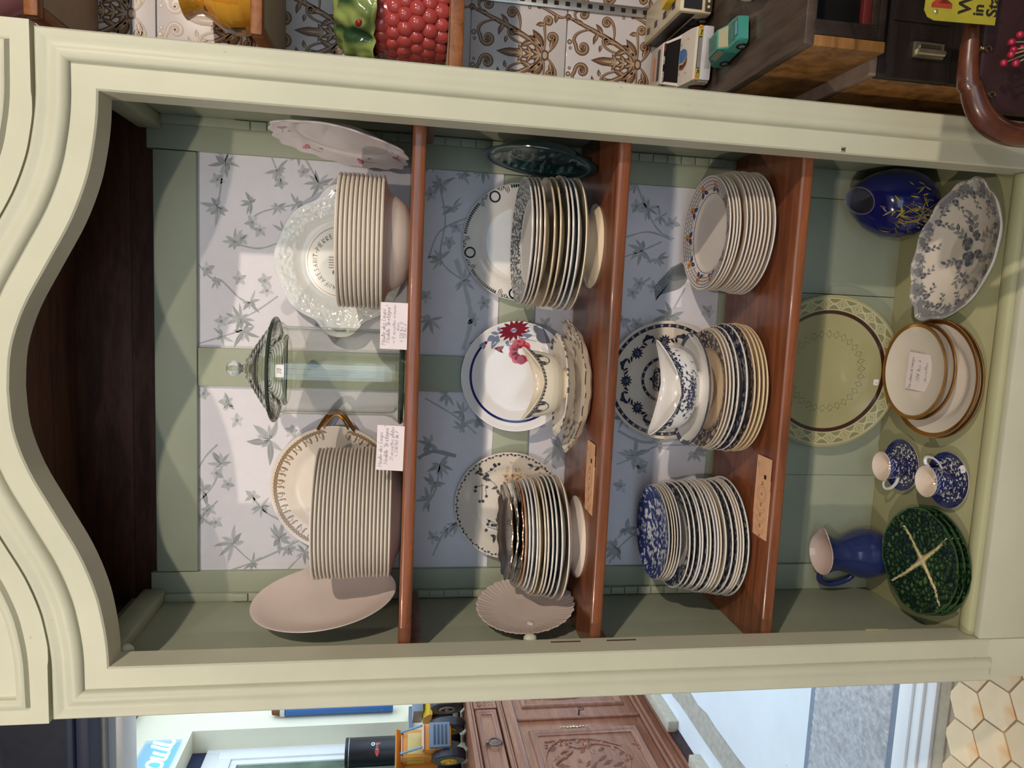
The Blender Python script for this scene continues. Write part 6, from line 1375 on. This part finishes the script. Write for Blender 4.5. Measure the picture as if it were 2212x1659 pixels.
# neon lettering on a clear panel
ns = thing('neon_sign', 'turquoise neon lettering on a clear panel fixed to the cream yard wall', 'neon sign', (0, 0, 0))
a_, b_ = at(394, 1596, X=XW+.02), at(316, 1599, X=XW+.02); k = MB(); k.box((XW+.014, 1.9, a_.z-.0), (XW+.019, a_.y, b_.z), (.9, .97, 1)); k.build('panel', thin_glass('clear_acrylic', (.74, .88, 1), (.74, .88, 1), .1), ns)
M_NEON = mat('neon_tube', (.6, .95, 1), .4, emit=((.32, .92, 1.0), 1.9))
def neon(pts):
    k = MB(); k.tube(smooth_path([tuple(at(250+a/10.53, 1540+b/10.53, X=XW+.035)) for a, b in pts], 5), .0085, 10, (.8, 1, 1)); k.build('tube', M_NEON, ns)
neon([(865, 672), (1000, 700), (1180, 735), (1275, 725), (1325, 680), (1335, 640), (1300, 622)]); neon([(820, 757), (1000, 800), (1170, 835), (1245, 800), (1268, 742)]); neon([(860, 905), (1000, 945), (1140, 962), (1195, 930), (1212, 870), (1180, 835)])
neon([(800, 1020), (950, 1050), (1080, 1065), (1145, 1030), (1170, 962)]); neon([(1060, 1170), (1010, 1112), (880, 1095), (760, 1120), (705, 1190), (770, 1262), (900, 1292), (1010, 1255), (1060, 1170)]); neon([(1025, 1120), (1035, 1070)])
# ------------------------------------------------------------------ carved sideboard
XB, ZBt = -1.65, at(1012, 1570, X=-1.65).z
sb = thing('carved_sideboard', 'reddish oak sideboard with carved doors standing in the yard below the toy trucks', 'sideboard', (0, 0, 0))
Y0_, Y1_ = 1.1, 3.55; yc_ = at(1125, 1557, X=XB).y; q_ = lambda x, y: at(x, y, X=XB).z
zA, zBd, zC_ = q_(1026, 1530), q_(1080, 1560), q_(1117, 1560)   # under the top, below the drawers, top of the doors
zBot = q_(1353, 1497)
box('carcass', (XW+.12, Y0_+.02, FLOOR+.05), (XB-.03, Y1_-.02, ZBt-.03), M_OAK, sb, .002)
box('top', (XW+.10, Y0_, ZBt-.028), (XB+.018, Y1_, ZBt), M_OAK, sb, .009)
box('moulding', (XB-.05, Y0_+.005, ZBt-.043), (XB+.008, Y1_-.005, ZBt-.029), M_OAK, sb, .005)
for i, (a, b, c) in enumerate(((zBd, zBd-.018, .020), (zBd-.019, zBd-.034, .008), (zBd-.035, zC_+.002, .016))): box('moulding', (XB-.03, Y0_+.005, b), (XB+c, Y1_-.005, a), M_OAK, sb, .006)
for i, (a, b, c) in enumerate(((zBot, zBot-.024, .012), (zBot-.025, zBot-.05, .026), (zBot-.051, zBot-.078, .018), (zBot-.079, FLOOR+.002, .035))): box('base_moulding', (XW+.12, Y0_-.0, b), (XB+c, Y1_, a), M_OAK, sb, .008)
yb0, yb1 = at(1048, 1534, X=XB).y, at(1048, 1515, X=XB).y
box('carved_block', (XB-.03, yb0, zBd+.002), (XB+.014, yb1, ZBt-.045), M_OAK, sb, .004)
k = MB()
for i in range(3): k.ball((XB+.016, yb0+.02+.018*i, ZBt-.075), .008, u=10, w=6)
for i in range(5):
    for s in (-1, 1): k.ball((XB+.014, (yb0+yb1)/2+s*.014, zBd+.03+i*.022), .013, (.8, .8, .8), 10, 6, (.5, 1.1, .6))
k.build('carved_leaf', M_OAK, sb)
def framed(name, ya, yb, za, zb, w, parent=sb, dep=.016):
    """field panel with a raised mitred moulding round it"""
    o = box(name, (XB-.028, ya, za), (XB+.002, yb, zb), M_OAK, parent, .002); F2 = Vector((1, 0, 0))
    cs = [(ya, za), (yb, za), (yb, zb), (ya, zb), (ya, za)]; c_ = ((ya+yb)/2, (za+zb)/2); pth = []
    for a, b in cs: pth.append((Vector((XB+.002, a, b)), Vector((0, 1 if a < c_[0] else -1, 1 if b < c_[1] else -1)), F2))
    k = MB(); k.sweep(pth, [(0, 0), (.003, dep*.6), (w*.25, dep), (w*.5, dep*.7), (w*.62, dep*.75), (w*.8, dep*.35), (w, dep*.2), (w, -.002)]); k.build('panel_moulding', M_OAK, o); return o
for ya, yb in ((yb0-.62, yb0-.008), (yb1+.008, yb1+.62)):
    d = framed('drawer', ya+.01, yb-.01, zBd+.006, ZBt-.048, .032)
    k = MB(); cy_, cz_ = (at(1065, 1610, X=XB).y if yb < yb1 else (ya+yb)/2), at(1068, 1610, X=XB).z
    k.tube([(XB+.020, cy_+.032*cos(t), cz_-.004+.032*sin(t)) for t in [2*pi*i/24 for i in range(25)]], .0055, 8, S(110, 104, 98)); k.ball((XB+.018, cy_, cz_+.034), .012, S(110, 104, 98)); k.build('ring_pull', M_METAL, d)
def carve(d, y_in, s):
    """relief of scrolls, roses and leaves; traced on the nearer door, mirrored for the other (s = -1)"""
    T_ = lambda a, b: (lambda p: (XB+.003, yc_+(p.y-yc_)*s, p.z))(at(1000+a/7.9, 1490+b/7.9, X=XB))
    k = MB()
    def tube(pts, r0, r1=None): P_ = smooth_path([T_(*q) for q in pts], 4); n = len(P_); k.tube(P_, [r0+((r1 or r0)-r0)*i/n for i in range(n)], 8)
    def leaf(a, b, c, d_, w=.02):
        p, q = Vector(T_(a, b)), Vector(T_(c, d_)); u = (q-p); n_ = Vector((0, -u.z, u.y)).normalized()*w/2; m = p.lerp(q, .45)
        i = [k.v(v) for v in (p, m+n_, q, m-n_, m+Vector((.014, 0, 0)))]
        for x, y in ((0, 1), (1, 2), (2, 3), (3, 0)): k.f((i[x], i[y], i[4]), (.8, .8, .8))
    c = (1740, 1140)
    tube([(c[0]+r*cos(t), c[1]+r*.62*sin(t)) for r, t in [(20+12.5*i, i*.55) for i in range(11)]]+[(1560, 1300), (1700, 1420)], .008, .012)
    tube([(1400, 1180), (1450, 1040), (1560, 930), (1700, 870), (1950, 850), (2300, 860), (2700, 960)], .007); tube([(1400, 1180), (1420, 1350), (1500, 1500)], .007)
    tube([(1800, 960), (1960, 1000), (2080, 980), (2250, 930), (2450, 950), (2700, 1020), (2850, 1200), (2830, 1450)], .008, .005)
    for x, y, r in ((2100, 950, 78), (1790, 920, 50), (2820, 1180, 55)):
        p = T_(x, y); k.ball(p, .018*r/78, u=10, w=6, sc=(.8, 1, 1))
        for i in range(6): t = i*pi/3; leaf(x+r*.3*cos(t), y+r*.3*sin(t), x+r*1.5*cos(t), y+r*.95*sin(t), .024)
    for l in ((1700, 960, 1600, 930), (1820, 970, 1780, 1030), (2080, 1020, 2000, 1090), (2160, 1010, 2250, 1110), (1520, 1180, 1640, 1250), (1600, 1300, 1830, 1320), (2300, 1050, 2420, 1000), (2300, 1240, 2450, 1120), (2380, 1300, 2560, 1200), (2560, 1320, 2760, 1240), (2660, 1120, 2740, 1060), (1700, 1400, 1900, 1450), (2100, 1330, 2180, 1210), (2180, 1380, 2300, 1230), (1480, 1060, 1600, 990), (1620, 900, 1700, 870), (1900, 880, 2020, 900), (2330, 900, 2430, 930), (2520, 960, 2600, 1040), (2700, 1300, 2820, 1360), (2450, 1380, 2560, 1420), (1880, 1380, 2000, 1440), (1950, 1200, 2050, 1260), (2600, 1400, 2740, 1400)): leaf(*l, .026)
    for x, y in ((1410, 900), (1450, 900), (1420, 960), (1490, 890), (1540, 880), (1420, 1000), (2980, 950), (2940, 930), (3010, 1000), (2900, 920)): k.ball(T_(x, y), .008, u=8, w=5)
    k.build('carving', M_OAK, d)
for s in (1, -1):
    ya, yb = (yc_-.66, yc_-.004) if s == 1 else (yc_+.004, yc_+.66); sg_ = s
    d = box('door', (XB-.03, ya, zBot+.004), (XB+.0, yb, zC_-.002), M_OAK, sb, .002)
    ye = at(1160, 1580, X=XB).y; m_ = abs(yc_-ye)
    pa, pb = (ya+m_*.9, yb-m_) if s == 1 else (ya+m_, yb-m_*.9)
    zt_ = at(1143, 1590, X=XB).z; f = framed('door_panel', pa, pb, zBot+.055, zt_, .045, d); carve(d, None, s)
    k = MB(); pe = at(1240 if s > 0 else 1250, 1570 if s > 0 else 1547, X=XB)
    for i in range(9): k.ball((XB+.003, pe.y+jit(.003), pe.z+(i-4)*.018), .009-.0012*abs(i-4), S(206, 190, 150), 8, 5, (.35, 1.1, 1.2))
    k.build('escutcheon', M_METAL, d)
    if s < 0: k = MB(); k.tube([(XB+.002, pe.y, pe.z), (XB+.04, pe.y, pe.z)], .005, 8, S(90, 88, 88)); k.tube([(XB+.045, pe.y+.012*cos(t), pe.z-.012+.014*sin(t)) for t in [2*pi*i/14 for i in range(15)]], .0035, 6, S(90, 88, 88)); k.build('key', M_METAL, d)
k = MB(); k.tube([(XB+.004, yc_, zBot+.01), (XB+.004, yc_, zC_-.006)], .012, 10); k.build('door_bead', M_OAK, sb)
# kerb stones, cement strip and dark floor strip at the foot of the wall
struct(box('trim_5', (XB-.35, .75, FLOOR-.0028), (-1.545, 6, FLOOR+.0012), mat('dark_floor_strip', S(74, 64, 66), .85, .1, noise=(30, .3), speck=(S(190, 186, 186), 22, .7)), bev=0))
for (a, b), lb in (((2.262, 3.3), 'long kerb stone on the yard floor beside the far end of the sideboard'), ((1.0, 1.985), 'kerb stone on the yard floor beside the near end of the sideboard')):
    tag(box('kerb_stone', (-1.56, a, FLOOR-.0025), (-1.50, b, FLOOR+.055), M_STONE, None, .004), lb, 'stone', 'kerb stones on the yard floor')
k = MB(); pa_ = [(-1.405+.03*NZ.noise(Vector((0, i*.9, 0))), .75+i*.1) for i in range(50)]; pb_ = [(-1.275+.045*NZ.noise(Vector((5, i*.8, 0)))+.02*NZ.noise(Vector((5, i*2.3, 3))), .75+i*.1) for i in range(50)]
k.grid([[(a[0], a[1], FLOOR+.0006) for a in pa_], [(b[0], b[1], FLOOR+.0006) for b in pb_]], (.6, .6, .6), False); struct(k.build('trim_6', M_CEM))
# ribbed mat
mt = thing('door_mat', 'grey ribbed doormat with a plain border lying outside the threshold', 'doormat', ((DX0+DX1)/2, .915, FLOOR-.0028)); yA, yB_ = .692, 1.132
box('border', (-.68, yA-.915, 0), (.68, yB_-.915, .006), mat('grey_rubber', S(128, 136, 150), .8, .2, noise=(30, .08)), mt, .002)
k = MB()
for i in range(126):
    y = yA-.915+.03+i*(yB_-yA-.06)/126; n = 170
    z_ = lambda j: .0065+.0052*abs(sin(j*.83+(i % 2)*1.5))*(.75+.5*random.random())
    R0 = [(-.655+1.31*j/n, y-.0011, .006) for j in range(n+1)]; R1 = [(-.655+1.31*j/n, y, z_(j)) for j in range(n+1)]; R2_ = [(-.655+1.31*j/n, y+.0013, .006) for j in range(n+1)]
    k.grid([R0, R1, R2_], S(150, 156, 168), False, True)
o = k.build('pile', mat('grey_ribbed_pile', S(230, 231, 234), .9, .1, noise=(60, .25)), mt, recalc=False); tag(o, kind='stuff')
# orange toy dump truck
OG = S(206, 128, 40); dt = thing('toy_dump_truck', 'orange toy dump truck with black tyres and yellow hubs on the sideboard', 'toy truck', (-1.80, 2.655, ZBt+.0035), (0, 0, radians(-42)), 'toy trucks on the sideboard')
def bigwheel(root, x, y, r, w, hub, sp=5):
    k = MB(); N = 36; rows = []
    for q, rr in ((-.5, .70), (-.5, .93), (-.36, 1), (.36, 1), (.5, .93), (.5, .70), (.42, .62), (.42, .3)):
        rows.append([(x+r*rr*(1.03 if j % 3 == 0 and rr > .9 else 1)*cos(2*pi*j/N), y+q*w, r+r*rr*(1.03 if j % 3 == 0 and rr > .9 else 1)*sin(2*pi*j/N)) for j in range(N)])
    rows = [[(x, y-.5*w, r)]*N]+rows+[[(x, y+.42*w, r)]*N]; k.grid(rows, S(40, 38, 44)); o = k.build('wheel', M_PLASTIC, root)
    for sd in (-1, 1):
        k = MB(); yy = y+sd*w*.5; k.tube([(x+r*.44*cos(t), yy, r+r*.44*sin(t)) for t in [2*pi*i/28 for i in range(29)]], r*.07, 6, hub); k.ball((x, yy, r), r*.15, hub if sp else S(120, 110, 104), 10, 6)
        for i in range(sp): t = 2*pi*i/sp+.3; k.tube([(x+r*.12*cos(t), yy, r+r*.12*sin(t)), (x+r*.42*cos(t), yy, r+r*.42*sin(t))], r*.07, 6, hub)
        k.build('hub', M_PLASTIC, o)
    return o
for x in (0, -.245):
    for s in (-1, 1): bigwheel(dt, x, s*.072, .084, .05, S(216, 172, 44)); dt.scale = (1.1, 1.1, 1.1)
k = MB(); k.box((-.09, -.058, .075), (.085, .058, .20), OG, .012); k.box((.0, -.062, .150), (.088, .062, .211), OG, .008); k.box((.03, -.060, .2115), (.100, .060, .222), S(216, 168, 148), .004); k.build('bonnet', M_PLASTIC, dt)
k = MB(); k.box((.086, -.058, .085), (.118, .058, .186), S(96, 108, 128), .004)
for i in range(4): k.box((.1175, -.046, .100+i*.019), (.1215, .046, .110+i*.019), S(44, 52, 66), .001)
k.build('grille', M_PLASTIC, dt)
k = MB(); k.box((-.155, -.066, .165), (-.02, .066, .315), OG, .008); k.box((-.152, -.06, .3155), (-.022, .06, .322), S(206, 160, 142), .003); cab_ = k.build('cab', M_PLASTIC, dt)
for s in (-1, 1):
    for a, b in ((-.14, -.095), (-.08, -.034)): k = MB(); k.box((a, s*.0655, .205), (b, s*.0672, .29), S(204, 168, 60), .0006); k.build('window', M_PLASTIC, cab_)
k = MB(); k.box((-.0205, -.05, .205), (-.0188, .05, .29), S(196, 176, 110), .0006); k.build('window', M_PLASTIC, cab_)
for s in (-1, 1): k = MB(); k.tube([(-.03, s*.05, .318), (.0, s*.05, .325), (.10, s*.05, .222)], .0055, 8, S(96, 124, 150)); k.build('guard_bar', M_PLASTIC, dt)
k = MB(); k.prism([(-.42, .13), (-.17, .13), (-.165, .30), (-.10, .345), (-.10, .352), (-.42, .30)], (-.095, .095), OG, axis='y'); k.build('dump_body', M_PLASTIC, dt); k = MB(); k.box((-.40, -.03, .07), (.02, .03, .11), S(50, 48, 52), .004); k.build('chassis', M_PLASTIC, dt)
# second toy truck, further along
t2 = thing('toy_loader', 'yellow and brown toy loader with big black wheel behind the orange dump truck', 'toy truck', (-1.80, 3.02, ZBt+.0035), (0, 0, radians(-42)), 'toy trucks on the sideboard')
for x in (0, .20):
    for s in (-1, 1): bigwheel(t2, x, s*.062, .084, .05, S(150, 136, 126), 0); t2.scale = (1.12, 1.12, 1.12)
k = MB(); k.box((-.12, -.07, .10), (.24, .07, .155), S(132, 78, 48), .006); k.build('chassis', M_PLASTIC, t2); k = MB(); k.prism([(-.11, .156), (.12, .156), (.12, .175), (.07, .20), (-.07, .20), (-.11, .178)], (-.085, .085), S(214, 176, 56), axis='y'); k.build('fender', M_PLASTIC, t2)
k = MB(); k.box((-.10, -.06, .201), (.10, .06, .255), S(126, 138, 156), .006); k.build('cab', M_PLASTIC, t2)
k = MB(); k.ball((.075, -.078, .03), .016, S(222, 218, 206), 12, 8); k.build('lamp', M_PLASTIC, t2)
bpy.context.view_layer.update()
